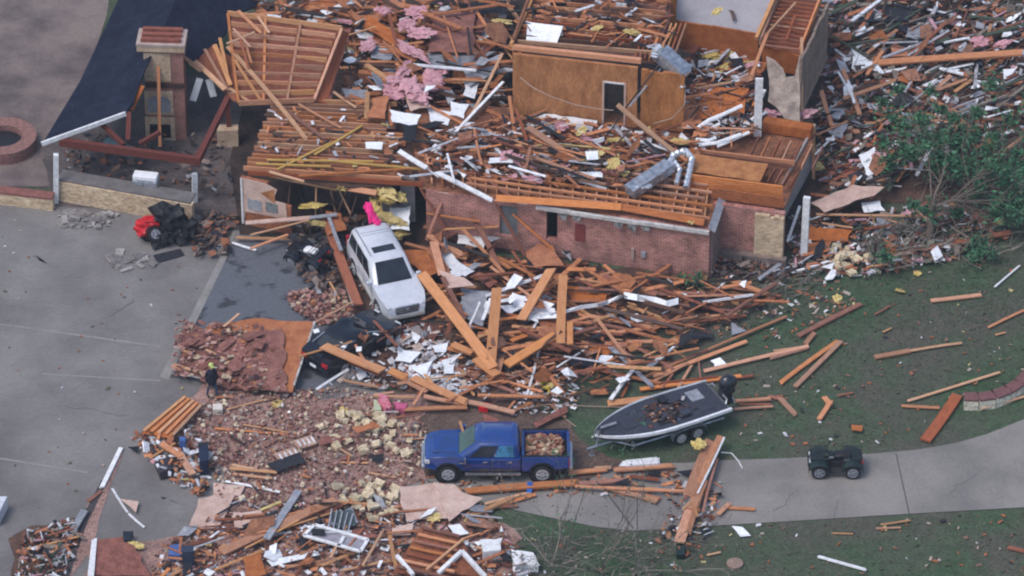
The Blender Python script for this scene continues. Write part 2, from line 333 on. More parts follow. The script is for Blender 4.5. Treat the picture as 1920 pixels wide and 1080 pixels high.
def jagged(pts, amt, seed, step=.5):
    rr = random.Random(seed); out = []; k = len(pts)
    cen = sum((Vector(p) for p in pts), Vector()) / k
    for i in range(k):
        a, b = Vector(pts[i]), Vector(pts[(i + 1) % k]); n = max(1, int((b - a).length / step)); out.append(a)
        for j in range(1, n):
            q = a.lerp(b, j / n); q += (cen - q).normalized() * rr.uniform(-.2, 1) * amt; out.append(q)
    return out
def sheet(name, pts, m, thick=.03, jag=.0, seed=0, parent=None, h=.1, mats=None, step=.5):
    """a flat piece with its own thickness; pts are photo pixels with heights"""
    w = [P(p[0], p[1], p[2] if len(p) > 2 else h) for p in pts]
    if jag: w = jagged(w, jag, seed, step)
    mb = MB(); mb.prism(w, thick); return mb.build(name, mats or m, parent, origin=w[0])
def piece(name, phrase, cat, pts, m, thick=.03, jag=.12, seed=1, h=.12, group='torn sheets of the wrecked house', label=None, step=.45):
    o = sheet(name, pts, m, thick, jag, seed, h=h, step=step); px = sum(p[0] for p in pts) / len(pts); py = sum(p[1] for p in pts) / len(pts)
    if label: return tag(o, label, cat)
    return item(o, phrase, cat, group, px, py)

def inpoly(x, y, poly):
    c = False; j = len(poly) - 1
    for i in range(len(poly)):
        xi, yi = poly[i]; xj, yj = poly[j]
        if (yi > y) != (yj > y) and x < (xj - xi) * (y - yi) / (yj - yi) + xi: c = not c
        j = i
    return c
def spots(poly, n, rr):
    xs = [p[0] for p in poly]; ys = [p[1] for p in poly]; out = []
    while len(out) < n:
        x, y = rr.uniform(min(xs), max(xs)), rr.uniform(min(ys), max(ys))
        if inpoly(x, y, poly): out.append((x, y))
    return out
def scraps(name, poly, n, m, size=(.12, .5), asp=(.1, .6), h=0, pile=.25, tilt=.5, seed=1, ang=None, thick=(.015, .06), lumps=0.0):
    """uncounted small pieces: one object of kind stuff"""
    rr = random.Random(seed); mb = MB()
    for x, y in spots(poly, n, rr):
        L = rr.uniform(*size) * (1 if rr.random() < .8 else 1.5); wd = max(.03, L * rr.uniform(*asp)); th = rr.uniform(*thick)
        if rr.random() < lumps: L *= .6; wd = L * rr.uniform(.5, .9); th = wd * rr.uniform(.4, .8)
        a = rr.uniform(0, math.pi) if ang is None else rr.gauss(ang, .5)
        c = P(x, y, h + rr.random() ** 1.5 * pile + th * .5)
        M = Matrix.Translation(c) @ Matrix.Rotation(a, 4, 'Z') @ Matrix.Rotation(rr.gauss(0, tilt * .6), 4, 'Y') @ Matrix.Rotation(rr.gauss(0, tilt), 4, 'X')
        x_, y_, z_ = L / 2, wd / 2, th / 2; j = lambda: rr.uniform(.6, 1.1)
        vs = [M @ Vector(q) for q in ((-x_ * j(), -y_ * j(), -z_), (x_ * j(), -y_ * j(), -z_), (x_ * j(), y_ * j(), -z_), (-x_ * j(), y_ * j(), -z_), (-x_ * j(), -y_ * j(), z_), (x_ * j(), -y_ * j(), z_), (x_ * j(), y_ * j(), z_), (-x_ * j(), y_ * j(), z_))]
        mb.add(vs, MB.BOXF)
    o = mb.build(name, m); return tag(o, kind='stuff')
def ground(name, pts, m, z, kind='structure', jag=0, seed=0, thick=None):
    w = [P(p[0], p[1], z) for p in pts]
    if jag: w = jagged(w, jag, seed, .6)
    mb = MB()
    if thick: mb.prism(w, thick)
    else: mb.add(w, [tuple(range(len(w)))] )
    o = mb.build(name, m)
    me = o.data
    if not thick and me.polygons and me.polygons[0].normal.z < 0: me.flip_normals()
    return tag(o, kind=kind)

# ------------------------------------------------------------------ the setting: ground, paving
g = MB(); g.add([(-500, -300, -.02), (500, -300, -.02), (500, 700, -.02), (-500, 700, -.02)], [(0, 1, 2, 3)]); tag(g.build('ground', GRASS), kind='structure')
ground('driveway', [(-500, 372), (100, 386), (372, 402), (452, 420), (640, 540), (660, 700), (790, 770), (800, 900), (760, 960), (760, 1200), (-500, 1200)], CON, .006)
ground('driveway', [(690, 790), (1040, 868), (1280, 868), (1355, 863), (1500, 858), (1640, 850), (1720, 843), (1790, 831), (1850, 814), (1920, 786), (2100, 690), (2300, 880), (1920, 951), (1640, 967), (1500, 976), (1330, 986), (1260, 991), (1190, 995), (1120, 988), (1040, 972), (960, 955), (860, 930), (700, 930)], CONR, .010)
ground('pavement', [(436, 455), (700, 440), (700, 700), (560, 740), (310, 708)], PAD, .014)
ground('pavement_curb', [(428, 452), (440, 452), (316, 712), (300, 706)], LIGHTC, .018)
for q in ([(0, 606), (300, 648), (300, 651), (0, 609)], [(0, 858), (165, 884), (165, 887), (0, 861)], [(80, 700), (300, 712), (300, 715), (80, 702)], [(440, 420), (446, 420), (436, 452), (430, 452)]):
    ground('pavement_line', q, LIGHTC, .012)
for q in ([(1679, 850), (1681, 850), (1706, 964), (1704, 964)], [(1193, 868), (1195, 868), (1196, 994), (1194, 994)], [(1132, 918), (1135, 918), (1189, 990), (1185, 990)]):
    ground('pavement_line', q, mat('dark joint', (.075, .07, .068), (.05, .048, .048), 3), .014)
ground('soil', [(-400, -200), (230, -200), (200, 30), (150, 180), (80, 300), (100, 350), (-400, 345)], SOIL, .006)
ground('concrete_floor', [(80, 280), (230, 150), (470, 130), (520, 240), (450, 400), (372, 402), (100, 386)], mat('stained patio concrete', (.12, .10, .098), (.07, .058, .06), .9, .9, None, fine=(6, .2)), .010)
ground('dirt', [(640, 440), (1330, 510), (1420, 560), (1330, 590), (1200, 640), (1130, 700), (1010, 760), (900, 790), (760, 760), (620, 690), (590, 560)], DIRT, .022, jag=.8, seed=3)
ground('dirt', [(380, 720), (560, 730), (800, 740), (800, 900), (700, 990), (420, 960), (400, 870), (300, 830), (330, 770)], BRKD, .026, jag=.8, seed=4)
ground('dirt', [(720, 730), (880, 745), (1010, 765), (1070, 790), (1110, 840), (1180, 868), (1100, 900), (760, 900), (780, 800)], mat('muddy yard', (.13, .088, .07), (.075, .05, .042), 1.1, .95, None, fine=(8, .35), detail=9, bump=.5), .024, jag=.6, seed=8)
ground('dirt', [(140, 1030), (350, 995), (420, 940), (700, 920), (900, 950), (980, 1010), (1000, 1200), (110, 1200)], BRKD, .030, jag=.8, seed=5)
ground('dirt', [(1320, 470), (1480, 470), (1700, 380), (1800, 440), (1930, 300), (2100, -200), (1450, -200), (1500, 250)], DIRT, .018, jag=1.2, seed=6)
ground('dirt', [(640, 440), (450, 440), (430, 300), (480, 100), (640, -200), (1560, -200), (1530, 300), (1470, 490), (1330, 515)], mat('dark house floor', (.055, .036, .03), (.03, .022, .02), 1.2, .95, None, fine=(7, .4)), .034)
ground('dirt', [(222, 842), (232, 846), (190, 960), (175, 1030), (135, 1080), (110, 1080), (150, 1000), (165, 940), (195, 900)], BRKD, .022, jag=.2, seed=12)
ground('dirt', [(190, 900), (200, 905), (160, 990), (130, 1080), (105, 1080), (145, 985)], mat('dark edging', (.06, .055, .06), (.04, .038, .042), 2), .028, jag=.15, seed=13)
ground('dirt', [(15, 1010), (60, 985), (140, 970), (160, 1000), (120, 1090), (20, 1090)], DIRT, .020, jag=.4, seed=14)
rc = random.Random(19)
for x, y, dx, dy, n in ((60, 480, 9, 4, 12), (250, 560, -5, 7, 10), (120, 760, 8, 2, 14), (1450, 960, 5, -6, 9), (1780, 930, 6, -7, 9), (300, 930, 6, 3, 8), (1560, 975, 3, -9, 7)):
    q = [(x, y)]
    for i in range(n): q.append((q[-1][0] + dx + rc.gauss(0, 3), q[-1][1] + dy * .6 + rc.gauss(0, 2)))
    ground('pavement_line', q + [(a + .9, b + .8) for a, b in reversed(q)], mat('hairline crack', (.10, .095, .092), None, 3), .015)
mark('the brick front wall', 1180, 480); mark('the white suv', 720, 510); mark('the crushed black car', 640, 650); mark('the blue pickup', 930, 850)
mark('the boat bow', 1120, 810); mark('the outboard motor', 1365, 730); mark('the dark green quad bike', 1560, 870); mark('the standing person', 400, 715)
mark('the brick chimney', 310, 150); mark('the plywood upper wall', 1100, 165); mark('the leaning tree', 1750, 430); mark('the curved stone wall', 1870, 740)
mark('the stacked fallen beams on the driveway', 1320, 910); mark('the bare sapling', 1060, 1010); mark('the pink insulation heap', 770, 160); mark('the rooftop white post', 1420, 200)
mark('the red and black toppled quad', 310, 425); mark('the shingled roof slab', 450, 660); mark('the grey rooftop duct', 1220, 330); mark('the garage opening', 640, 400)
mark('the long fallen log', 1780, 108); mark('the cream stone pier', 1445, 410); mark('the crumpled white sheet metal', 1090, 575); mark('the broken pinkish ceiling panel', 800, 945)
mark('the white boat trailer wheel', 1300, 820); mark('the fire pit', 15, 265); mark('the tall white corner post', 1512, 430); mark('the rafter panel', 540, 110)
mark('the grey attic room', 1350, 40); mark('the far edge of the lawn', 1900, 540); mark('the truss lumber by the crushed car', 760, 720); mark('the toppled rafter frame', 830, 1030)
mark('the tall torn wall', 1500, 150); mark('the limestone rubble', 690, 810); mark('the wooden stack by the person', 320, 780); mark('the curb corner', 305, 705)
mark('the red brown roof sheet', 850, 70); mark('the yellow insulation batt', 713, 365); mark('the grey fallen door', 890, 570); mark('the bush by the brick wall', 1305, 530)

# ------------------------------------------------------------------ walls
def wall(name, a, b, z0, z1, thick, m, parent=None, openings=(), torn=0, seed=0, step=.4, base=False):
    """upright wall from photo pixel a to photo pixel b (both read at height z1, or z0 with base); openings are (from, to, low, high) in metres along it"""
    zz = z0 if base else z1
    A, B = P(a[0], a[1], zz), P(b[0], b[1], zz); A.z = B.z = 0; ln = (B - A).length
    rr = random.Random(seed); us = {0, ln}; zs = {z0, z1}
    for o in openings: us |= {max(0, o[0]), min(ln, o[1])}; zs |= {max(z0, o[2]), min(z1, o[3])}
    if torn:
        n = int(ln / step); us |= {i * ln / n for i in range(n)}; k = 6; zs |= {z1 - torn * i / k for i in range(k)}
    us = sorted(us); zs = sorted(zs); nu, nz_ = len(us) - 1, len(zs) - 1
    cut = {}; t_ = 0
    for i in range(nu): t_ = min(torn, max(0, t_ + rr.uniform(-.5, .5) * torn * .7)); cut[i] = z1 - t_
    fill = lambda i, j: 0 <= i < nu and 0 <= j < nz_ and not any(o[0] - 1e-4 <= us[i] and us[i + 1] <= o[1] + 1e-4 and o[2] - 1e-4 <= zs[j] and zs[j + 1] <= o[3] + 1e-4 for o in openings) and (not torn or zs[j + 1] <= cut[i] + 1e-4)
    mb = MB(); h = thick / 2
    for i in range(nu):
        for j in range(nz_):
            if not fill(i, j): continue
            x0, x1, y0, y1 = us[i], us[i + 1], zs[j], zs[j + 1]
            mb.add([(x0, -h, y0), (x1, -h, y0), (x1, -h, y1), (x0, -h, y1), (x0, h, y0), (x1, h, y0), (x1, h, y1), (x0, h, y1)],
                   [(0, 1, 2, 3), (5, 4, 7, 6)] + ([] if fill(i - 1, j) else [(4, 0, 3, 7)]) + ([] if fill(i + 1, j) else [(1, 5, 6, 2)]) + ([] if fill(i, j + 1) else [(3, 2, 6, 7)]) + ([] if fill(i, j - 1) else [(4, 5, 1, 0)]))
    d = (B - A).normalized(); M = Matrix.Translation(A) @ Matrix.Rotation(math.atan2(d.y, d.x), 4, 'Z')
    return mb.build(name, m, parent, matrix=M), M, ln
def part(mb, name, m, parent, **k): return mb.build(name, m, parent, **k)
def bm1(a, b, w, t, name, m, parent=None, mi=0, roll=0):
    """one board between two points"""
    a = Vector(a); b = Vector(b); mb = MB(); ln = (b - a).length; mb.box((ln / 2, 0, 0), (ln, w, t)); return mb.build(name, m, parent, matrix=axes(a, b, roll))

house = empty('wrecked_brick_house', (0, 0, 0), 0, 'roofless brick house torn open, its attic floor and upper plywood walls bare', 'house')
# brick front wall with window, torn opening, plaque, fascia
fw, FM, FL = wall('brick_wall', (800, 352), (1332, 430), 0, 2.6, .24, BRICKW, house, openings=[(3.35, 4.15, .75, 2.35), (5.45, 5.95, .9, 2.6)], torn=.12, seed=2, step=.5)
def onwall(M, x0, x1, z0, z1, name, m, parent, depth=.05, off=-.14):
    mb = MB(); mb.box(((x0 + x1) / 2, off, (z0 + z1) / 2), (x1 - x0, depth, z1 - z0)); return mb.build(name, m, parent, matrix=M.copy())
wn = onwall(FM, 3.35, 4.15, .75, 2.35, 'window', mat('dusty window glass', (.19, .21, .22), (.14, .15, .16), 2, .3), house, .03, 0)
onwall(FM, 3.35, 4.15, 1.0, 1.5, 'pane', mat('pale window blind', (.42, .41, .40), None, 5, .7), wn, .02, -.03)
onwall(FM, 3.27, 4.23, .66, .75, 'sill', LIME, wn, .1, -.15)
onwall(FM, 6.75, 7.2, 1.05, 1.95, 'wall_plaque', mat('dark red board', (.22, .05, .045), (.17, .04, .036), 4), house, .04, -.145)
onwall(FM, 9.3, 9.42, .5, 1.1, 'drain_pipe', mat('pinkish pipe', (.42, .30, .27), None, 4), house, .08, -.165)
onwall(FM, 9.75, 9.95, .75, 1.0, 'meter_box', GRP, house, .12, -.185)
fs = MB(); 
for i in range(5):
    L5 = (FL - 5.0) / 5; u = 5.0 + i * L5; fs.box((u + L5 / 2, -.22 - .012 * (i % 2), 2.58 - .015 * (i % 3)), (L5 - .02, .16, .16))
fs.build('fascia_board', mat('weathered white fascia', (.62, .61, .60), (.36, .35, .34), 2.5, .7, (1, 3, 3), fine=(9, .2)), house, matrix=FM.copy())
fl = MB()
for i in (0, 1, 4, 5, 6):
    u = 6.0 + i * .62; fl.prism([FM @ Vector(q) for q in ((u, -.24, 2.46), (u + .45, -.24, 2.46), (u + .4, -.42, 2.2 + .1 * math.sin(i * 2.3)), (u + .1, -.38, 2.28))], .012)
fl.build('torn_flashing', mat('torn tar flashing', (.05, .05, .055), (.2, .2, .2), 6, .8), house)
# side return and the recessed wall with the cream stone pier
wall('brick_side_wall', (1332, 430), (1352, 380), 0, 2.6, .22, mat('brick side painted shade grey', (.25, .175, .16), (.17, .115, .105), 3, .9, (1, 1, 8), fine=(14, .2)), house)  # side face shade is painted in as a greyer brick colour
wall('brick_back_wall', (1340, 379), (1472, 397), 0, 2.75, .24, BRICKW, house, torn=.1, seed=4)
stn, SM_, SL_ = wall('stone_pier', (1416, 395), (1470, 402), .3, 2.62, .2, STONEW, house, torn=.3, seed=9, step=.2)
stn.matrix_world = Matrix.Translation((0, -.2, 0)) @ stn.matrix_world
wall('concrete_footing', (1345, 468), (1474, 485), 0, .5, .34, mat('stained footing', (.22, .17, .155), (.13, .10, .095), 1.5, .9, None, fine=(8, .2)), house)
wall('rim_board', (1290, 326), (1468, 349), 2.78, 3.45, .08, WO, house)
wall('rim_board', (1335, 352), (1470, 371), 2.78, 3.3, .07, mat('rim plywood', (.36, .12, .045), (.24, .08, .032), 3, .85, (1, 1, 3), fine=(12, .2)), house)
bm1(P(1334, 432, 2.75), P(1356, 368, 2.75), .35, .06, 'roof_edge_metal', GRP, house, roll=.5)
# attic floor, its joists, sheathing
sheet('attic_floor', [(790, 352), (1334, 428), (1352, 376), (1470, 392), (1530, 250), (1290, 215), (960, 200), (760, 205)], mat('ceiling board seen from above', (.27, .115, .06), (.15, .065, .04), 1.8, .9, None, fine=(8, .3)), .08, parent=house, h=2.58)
af = empty('attic_joists', (0, 0, 0)); af.parent = house
A0, A1, B0, B1 = P(800, 342, 2.78), P(1330, 418, 2.78), P(790, 250, 2.78), P(1350, 330, 2.78)
def joist(a, b, w=.05, t=.2, m=WO, par=None, name='joist'):
    return bm1(a, b, w, t, name, m, par or af)
rj = random.Random(8)
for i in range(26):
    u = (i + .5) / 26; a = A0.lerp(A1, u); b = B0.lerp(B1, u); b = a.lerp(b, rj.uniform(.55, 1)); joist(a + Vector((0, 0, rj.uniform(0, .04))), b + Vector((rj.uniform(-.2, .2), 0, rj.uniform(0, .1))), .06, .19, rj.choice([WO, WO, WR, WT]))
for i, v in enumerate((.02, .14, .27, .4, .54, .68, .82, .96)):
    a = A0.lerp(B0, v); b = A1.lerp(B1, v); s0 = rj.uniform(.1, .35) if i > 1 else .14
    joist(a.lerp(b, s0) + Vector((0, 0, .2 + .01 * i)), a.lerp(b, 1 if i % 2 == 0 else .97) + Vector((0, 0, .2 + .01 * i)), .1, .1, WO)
bm1(P(930, 371, 2.95), P(1165, 388, 3.0), .3, .06, 'edge_board', WO, house, roll=.9)
bm1(P(1150, 385, 2.95), P(1320, 417, 2.95), .3, .06, 'edge_board', mat('bright orange edge', (.44, .15, .05), (.30, .09, .03), 3, .8, (.6, 9, 9)), house, roll=.9)
sheet('floor_sheathing', [(1300, 288, 3.4), (1440, 307, 3.4), (1425, 341, 3.4), (1296, 322, 3.4)], PLY, .03, .08, 3, house)
for i in range(7):
    x = 1405 + i * 20; joist(P(x + 18, 258 + i * 3, 3.1), P(x - 2, 300 + i * 3, 3.1), .05, .2, WO if i % 2 else WR)
joist(P(1300, 283, 3.25), P(1490, 306, 3.25), .09, .25, WO); joist(P(1320, 290, 3.3), P(1480, 312, 3.2), .06, .2, WR)
for i in range(5):
    x = 1425 + i * 14; joist(P(x + 14, 315 + i * 3, 3.0), P(x, 340 + i * 3, 3.0), .05, .2, WR)
# right inner wall, its corner stud
wi, _, _ = wall('inner_drywall', (1466, 345), (1528, 232), .6, 2.75, .1, mat('pale inner wall', (.36, .32, .31), (.29, .26, .25), 1.5, .9), house)
bm1(P(1525, 335, .4), P(1525, 236, 2.95), .14, .14, 'corner_stud', WT, house)
bm1(P(1432, 232, 2.9), P(1522, 247, 2.9), .55, .5, 'edge_beam', PLYO, house)
# upper plywood wall
uw, UM, UL = wall('plywood_wall', (962, 100), (1196, 126), 2.7, 5.9, .16, PLY, house, openings=[(4.15, 5.05, 2.75, 4.95)])
for k, u in enumerate((1.1, 2.25, 3.4)): onwall(UM, u, u + .035, 2.75, 5.7, 'panel_joint', WD, uw, .012, -.083)
wall('plywood_wall', (1203, 129), (1284, 139), 2.7, 5.75, .16, PLY, house, torn=.3, seed=12, step=.3)
onwall(UM, 4.15, 5.05, 2.75, 4.95, 'room_dark', mat('painted room shade', (.12, .105, .10), (.075, .07, .07), 2, .9), house, .1, .9)  # dark panel behind the doorway; the unlit room is painted in its colour
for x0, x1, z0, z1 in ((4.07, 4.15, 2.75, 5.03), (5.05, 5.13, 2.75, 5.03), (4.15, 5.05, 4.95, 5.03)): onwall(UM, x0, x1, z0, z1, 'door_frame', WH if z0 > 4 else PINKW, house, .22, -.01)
for x, dz in ((960, 0), ): bm1(P(x, 88, 6.05), P(x + 242, 114, 6.05), .2, .22, 'top_plate', WO, house)
bm1(P(958, 84, 6.2), P(1003, -14, 6.2), .14, .14, 'top_plate', WT, house)
bm1(P(962, 92, 5.8), P(1000, -8, 5.8), .1, 1.2, 'end_wall', mat('brown end wall', (.28, .12, .065), (.2, .08, .05), 2, .9), house)
uj = empty('ceiling_joists', (0, 0, 0)); uj.parent = house
for i in range(11):
    y = 78 - i * 9.5; joist(P(970 + i * 3.6, y, 6.0), P(1236 + i * 1.5, y + 22, 6.0 + .02 * (i % 3)), .07, .2, rj.choice([WO, WR, WT, WD]), uj)
for i in range(9):
    x = 1190 + i * 9; joist(P(x, 112, 5.95), P(x + 24, 46, 6.05), .06, .16, rj.choice([WO, WT, WR]), uj)
sheet('ceiling_board', [(970, 95), (1250, 120), (1262, -40), (1010, -60)], mat('dusty ceiling board', (.20, .10, .075), (.12, .062, .05), 1.6, .9, None, fine=(8, .3)), .06, parent=house, h=5.55)
sheet('white_ceiling_panel', [(990, 41, 6.35), (1056, 49, 6.5), (1044, 81, 6.0), (986, 80, 5.95)], WHM, .04, .06, 7, house)
# top right attic room
sheet('attic_room_floor', [(1272, -60, 4.9), (1462, -40, 4.9), (1420, 64, 4.3), (1268, 40, 4.3)], mat('grey attic room board', (.36, .34, .36), (.30, .28, .30), .7, .9, None, fine=(10, .08)), .08, 0, 2, house)
wall('attic_room_wall', (1268, 37), (1422, 62), 3.0, 4.5, .1, PLYO, house, torn=.08, seed=6)
sheet('torn_patch', [(1366, 18, 4.66), (1376, 20, 4.66), (1380, 34, 4.6), (1374, 40, 4.58), (1371, 26, 4.64)], WD, .02, .04, 3, house)
bm1(P(1257, 85, 3.0), P(1259, -20, 6.2), .45, .3, 'corner_post', PLY, house)
bm1(P(1418, 72, 4.6), P(1462, -28, 5.3), .16, .18, 'top_plate', WT, house)
rs = empty('rafter_strip', (0, 0, 0)); rs.parent = house
bm1(P(1425, 80, 4.0), P(1470, -30, 4.0), .1, .3, 'rail', WO, rs); bm1(P(1500, 95, 4.0), P(1545, -20, 4.0), .1, .3, 'rail', WO, rs)
for i in range(17):
    y = 84 - i * 7.5; k = (84 - y) * .42; joist(P(1428 + k, y, 4.05), P(1500 + k, y + 9, 4.05), .09, .05, rj.choice([WO, WR, WR]), rs, 'slat')
bm1(P(1437, 65, 4.4), P(1492, 5, 4.4), .1, .08, 'brace', WT, rs); bm1(P(1474, 75, 4.3), P(1490, 30, 4.3), .1, .08, 'brace', WR, rs)
sheet('rafter_floor', [(1420, 92, 3.7), (1505, 104, 3.7), (1555, -40, 3.7), (1465, -50, 3.7)], mat('rafter strip board', (.25, .085, .045), (.17, .06, .036), 2, .9), .05, 0, 2, house)
wall('upper_plywood_wall', (1430, 82), (1500, 95), 2.7, 4.0, .1, PLYO, house, torn=.5, seed=21, step=.2)
sheet('torn_drywall', [(1437, 105, 4.55), (1452, 112, 4.5), (1468, 128, 4.3), (1474, 145, 4.0), (1490, 142, 4.1), (1500, 100, 4.9), (1500, 228, 2.7), (1470, 222, 2.7), (1440, 190, 3.0)], DRY, .03, .12, 4, house)
wall('tall_side_wall', (1502, 110), (1552, 5), 2.0, 5.2, .12, mat('dim stucco wall', (.27, .205, .165), (.17, .125, .105), 1.2, .9, None, fine=(8, .15)), house, torn=.3, seed=8, step=.6)
bm1(P(1503, 230, 2.2), P(1503, 70, 5.4), .12, .3, 'wall_edge', WT, house)

# ------------------------------------------------------------------ garage wing
garage = empty('wrecked_garage', (0, 0, 0), 0, 'collapsed garage wing with bare parallel ceiling joists and a torn pinkish front wall', 'garage')
gd = empty('ceiling_frame', (0, 0, 0)); gd.parent = garage
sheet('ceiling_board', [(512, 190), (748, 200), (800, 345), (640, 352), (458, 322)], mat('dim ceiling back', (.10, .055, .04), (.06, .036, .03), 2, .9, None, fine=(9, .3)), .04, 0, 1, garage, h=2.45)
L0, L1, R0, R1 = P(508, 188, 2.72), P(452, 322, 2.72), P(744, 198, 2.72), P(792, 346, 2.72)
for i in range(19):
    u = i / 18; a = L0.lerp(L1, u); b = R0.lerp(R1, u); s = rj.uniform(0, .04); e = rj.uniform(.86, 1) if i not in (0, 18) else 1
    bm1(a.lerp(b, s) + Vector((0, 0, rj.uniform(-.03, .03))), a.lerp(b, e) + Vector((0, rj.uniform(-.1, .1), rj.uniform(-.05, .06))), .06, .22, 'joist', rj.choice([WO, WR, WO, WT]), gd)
YW = mat('yellowed lumber', (.50, .32, .09), (.38, .22, .06), 3, .8, (.6, 9, 9), fine=(11, .2))
for q in ((480, 307, 620, 312, YW), (500, 300, 700, 303, YW), (600, 300, 790, 317, YW), (520, 318, 620, 268, YW), (590, 290, 680, 235, YW), (505, 322, 570, 340, WT), (560, 330, 780, 315, WO)):
    bm1(P(q[0], q[1], 2.95), P(q[2], q[3], 2.98 + .02 * (q[0] % 7) / 7), .11, .06, 'runner', q[4], gd)
bm1(P(505, 326, 2.5), P(632, 352, 2.2), .3, .12, 'header_beam', WT, garage, roll=.6); bm1(P(632, 350, 2.3), P(706, 362, 2.3), .25, .12, 'header_beam', WO, garage, roll=.6)
# front wall: torn pinkish wallboard over brown base
gw, GM, GL = wall('front_wall', (452, 330), (545, 350), 0, 2.55, .16, mat('brown sheathing base', (.34, .125, .06), (.24, .09, .05), 2.5, .9, None, fine=(10, .25)), garage, openings=[(1.3, 2.4, 1.5, 2.6)], torn=.1, seed=3)
def facepoly(M, pts, off, th, name, m, parent):
    mb = MB(); k = len(pts); mb.add([M @ Vector((x, off, z)) for x, z in pts] + [M @ Vector((x, off - th, z)) for x, z in pts], [tuple(range(k)), tuple(range(k, 2 * k))] + [(i, (i + 1) % k, (i + 1) % k + k, i + k) for i in range(k)])
    o = mb.build(name, m, parent); bm = bmesh.new(); bm.from_mesh(o.data); bmesh.ops.recalc_face_normals(bm, faces=bm.faces); bm.to_mesh(o.data); bm.free(); return o
facepoly(GM, [(0, .1), (.12, .1), (.2, .75), (1.5, .8), (2.2, .85), (2.15, 1.65), (1.55, 1.68), (1.75, 2.3), (1.2, 2.5), (0, 2.55)], -.085, .03, 'wallboard', PINKW, garage)
facepoly(GM, [(.95, 1.95), (1.62, 2.3), (1.66, 1.55)], -.12, .012, 'torn_patch', PLY, garage)
facepoly(GM, [(.35, .95), (1.0, .95), (1.0, 1.5), (.3, 1.5)], -.12, .012, 'grey_patch', GRP, garage)
facepoly(GM, [(1.2, 1.05), (1.75, 1.05), (1.75, 1.5), (1.2, 1.55)], -.12, .03, 'window', mat('small dull window', (.20, .23, .24), (.12, .14, .14), 5, .4), garage)
facepoly(GM, [(.03, .1), (.12, .1), (.1, 2.5), (.02, 2.52)], -.13, .03, 'corner_trim', WH, garage)
# grey inner wall at the right of the opening
rw, RM, RL = wall('inner_wall', (716, 322), (778, 332), .2, 2.6, .12, mat('grey inner board', (.30, .28, .29), (.23, .215, .22), 2, .9), garage, openings=[(.3, .85, 1.0, 2.15)])
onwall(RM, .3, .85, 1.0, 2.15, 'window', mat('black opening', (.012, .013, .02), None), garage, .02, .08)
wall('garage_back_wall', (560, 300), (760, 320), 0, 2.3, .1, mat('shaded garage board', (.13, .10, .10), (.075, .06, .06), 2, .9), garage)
for i in range(16):
    x = 545 + i * 12; hh = rj.uniform(1.6, 2.5)
    bm1(P(x + rj.uniform(-26, 30), 330 + i + rj.uniform(38, 88), rj.uniform(.3, .9)), P(x, 335 + i, hh), .07, .05, 'hanging_stud', rj.choice([WR, WD, WT, WD]), garage)
bm1(P(582, 408, 1.1), P(632, 402, 1.3), .2, .06, 'bent_track', GRP, garage); bm1(P(460, 418, .9), P(585, 408, 1.0), .25, .06, 'bent_track', PINKW, garage)

# ------------------------------------------------------------------ raised rafter panel (underside of a roof torn loose)
rp = empty('torn_roof_section', P(520, 150, 2.6), 0, 'large torn roof panel standing on edge, its rows of orange rafters showing', 'roof panel')
TL, TR, BR, BL = P(428, 28, 5.0), P(642, 56, 5.0), P(590, 190, 2.9), P(448, 196, 2.9)
mb = MB(); mb.prism([TL, TR, BR, BL], .03, d=(TR - TL).cross(BL - TL).normalized() * (.03 if (TR - TL).cross(BL - TL).y > 0 else -.03)); s_ = mb.build('sheathing', mat('rafter panel sheathing', (.20, .065, .036), (.13, .042, .027), 1.8, .85, None, fine=(8, .25)), rp)
s_.matrix_parent_inverse = rp.matrix_world.inverted(); bpy.context.view_layer.update()
def keep(o, par):
    o.parent = par; o.matrix_parent_inverse = Matrix.Translation(par.location).inverted() if par.rotation_euler.z == 0 else par.matrix_world.inverted(); return o
keep(s_, rp)
nrm = (TR - TL).cross(BL - TL).normalized(); nrm = nrm if nrm.y < 0 else -nrm
for i in range(10):
    u = i / 9; a = TL.lerp(BL, u); b = TR.lerp(BR, u); o = nrm * .13
    for s0, s1 in (((0, 1),) if i in (0, 9) else ((.02, .62), (.66, .97)) if i % 3 else ((.0, .97),)):
        keep(bm1(a.lerp(b, s0) + o + Vector((0, 0, rj.uniform(-.04, .04))), a.lerp(b, s1) + o, .06, .26, 'rafter', rj.choice([WO, WT, WO])), rp)
for s in (0, .33, .64, 1): keep(bm1(TL.lerp(TR, s) + nrm * .13, BL.lerp(BR, s) + nrm * .13, .12, .1, 'cross_rail', WO), rp)
mb = MB(); mb.prism([P(640, 56, 4.9), P(655, 62, 4.4), P(612, 195, 2.7), P(592, 190, 2.9)], .1); keep(mb.build('edge_board', WR), rp)
sheet_l = piece('roof_sheathing', 'leaning', 'x', [(362, 118, 3.4), (402, 82, 4.0), (440, 110, 3.6), (470, 165, 3.2), (440, 192, 2.9), (420, 172, 3.0)], mat('leaning sheathing', (.27, .095, .05), (.18, .06, .036), 2, .9), .03, .1, label='small torn piece of roof sheathing leaning between the dark roof and the rafter panel'); sheet_l['category'] = 'sheathing'
planks("""
362 112 422 168 .22 t 3.6 3.3
402 84 432 160 .2 t 4.2 3.3
384 92 428 170 .14 o 4.0 3.2
425 85 575 262 .2 t 4.3 2.9
440 112 492 192 .14 t 4.2 3.0
412 70 428 150 .14 t 4.5 3.4
480 26 505 62 .12 t 5.2 5.0
447 20 490 62 .16 o 5.4 5.1
436 52 470 88 .12 o 5.2 4.9
428 172 478 178 .28 o 3.0 3.0
430 165 475 195 .14 t 3.2 3.0
520 195 612 262 .16 r 3.1 3.0
560 195 640 240 .12 o 3.1 3.0
425 82 478 60 .12 t 4.9 5.1
455 60 472 120 .1 o 5.0 4.2
466 130 450 72 .1 r 4.0 5.0
625 172 668 202 .12 t 3.0 2.9
""", group='boards leaning round the raised rafter panel')

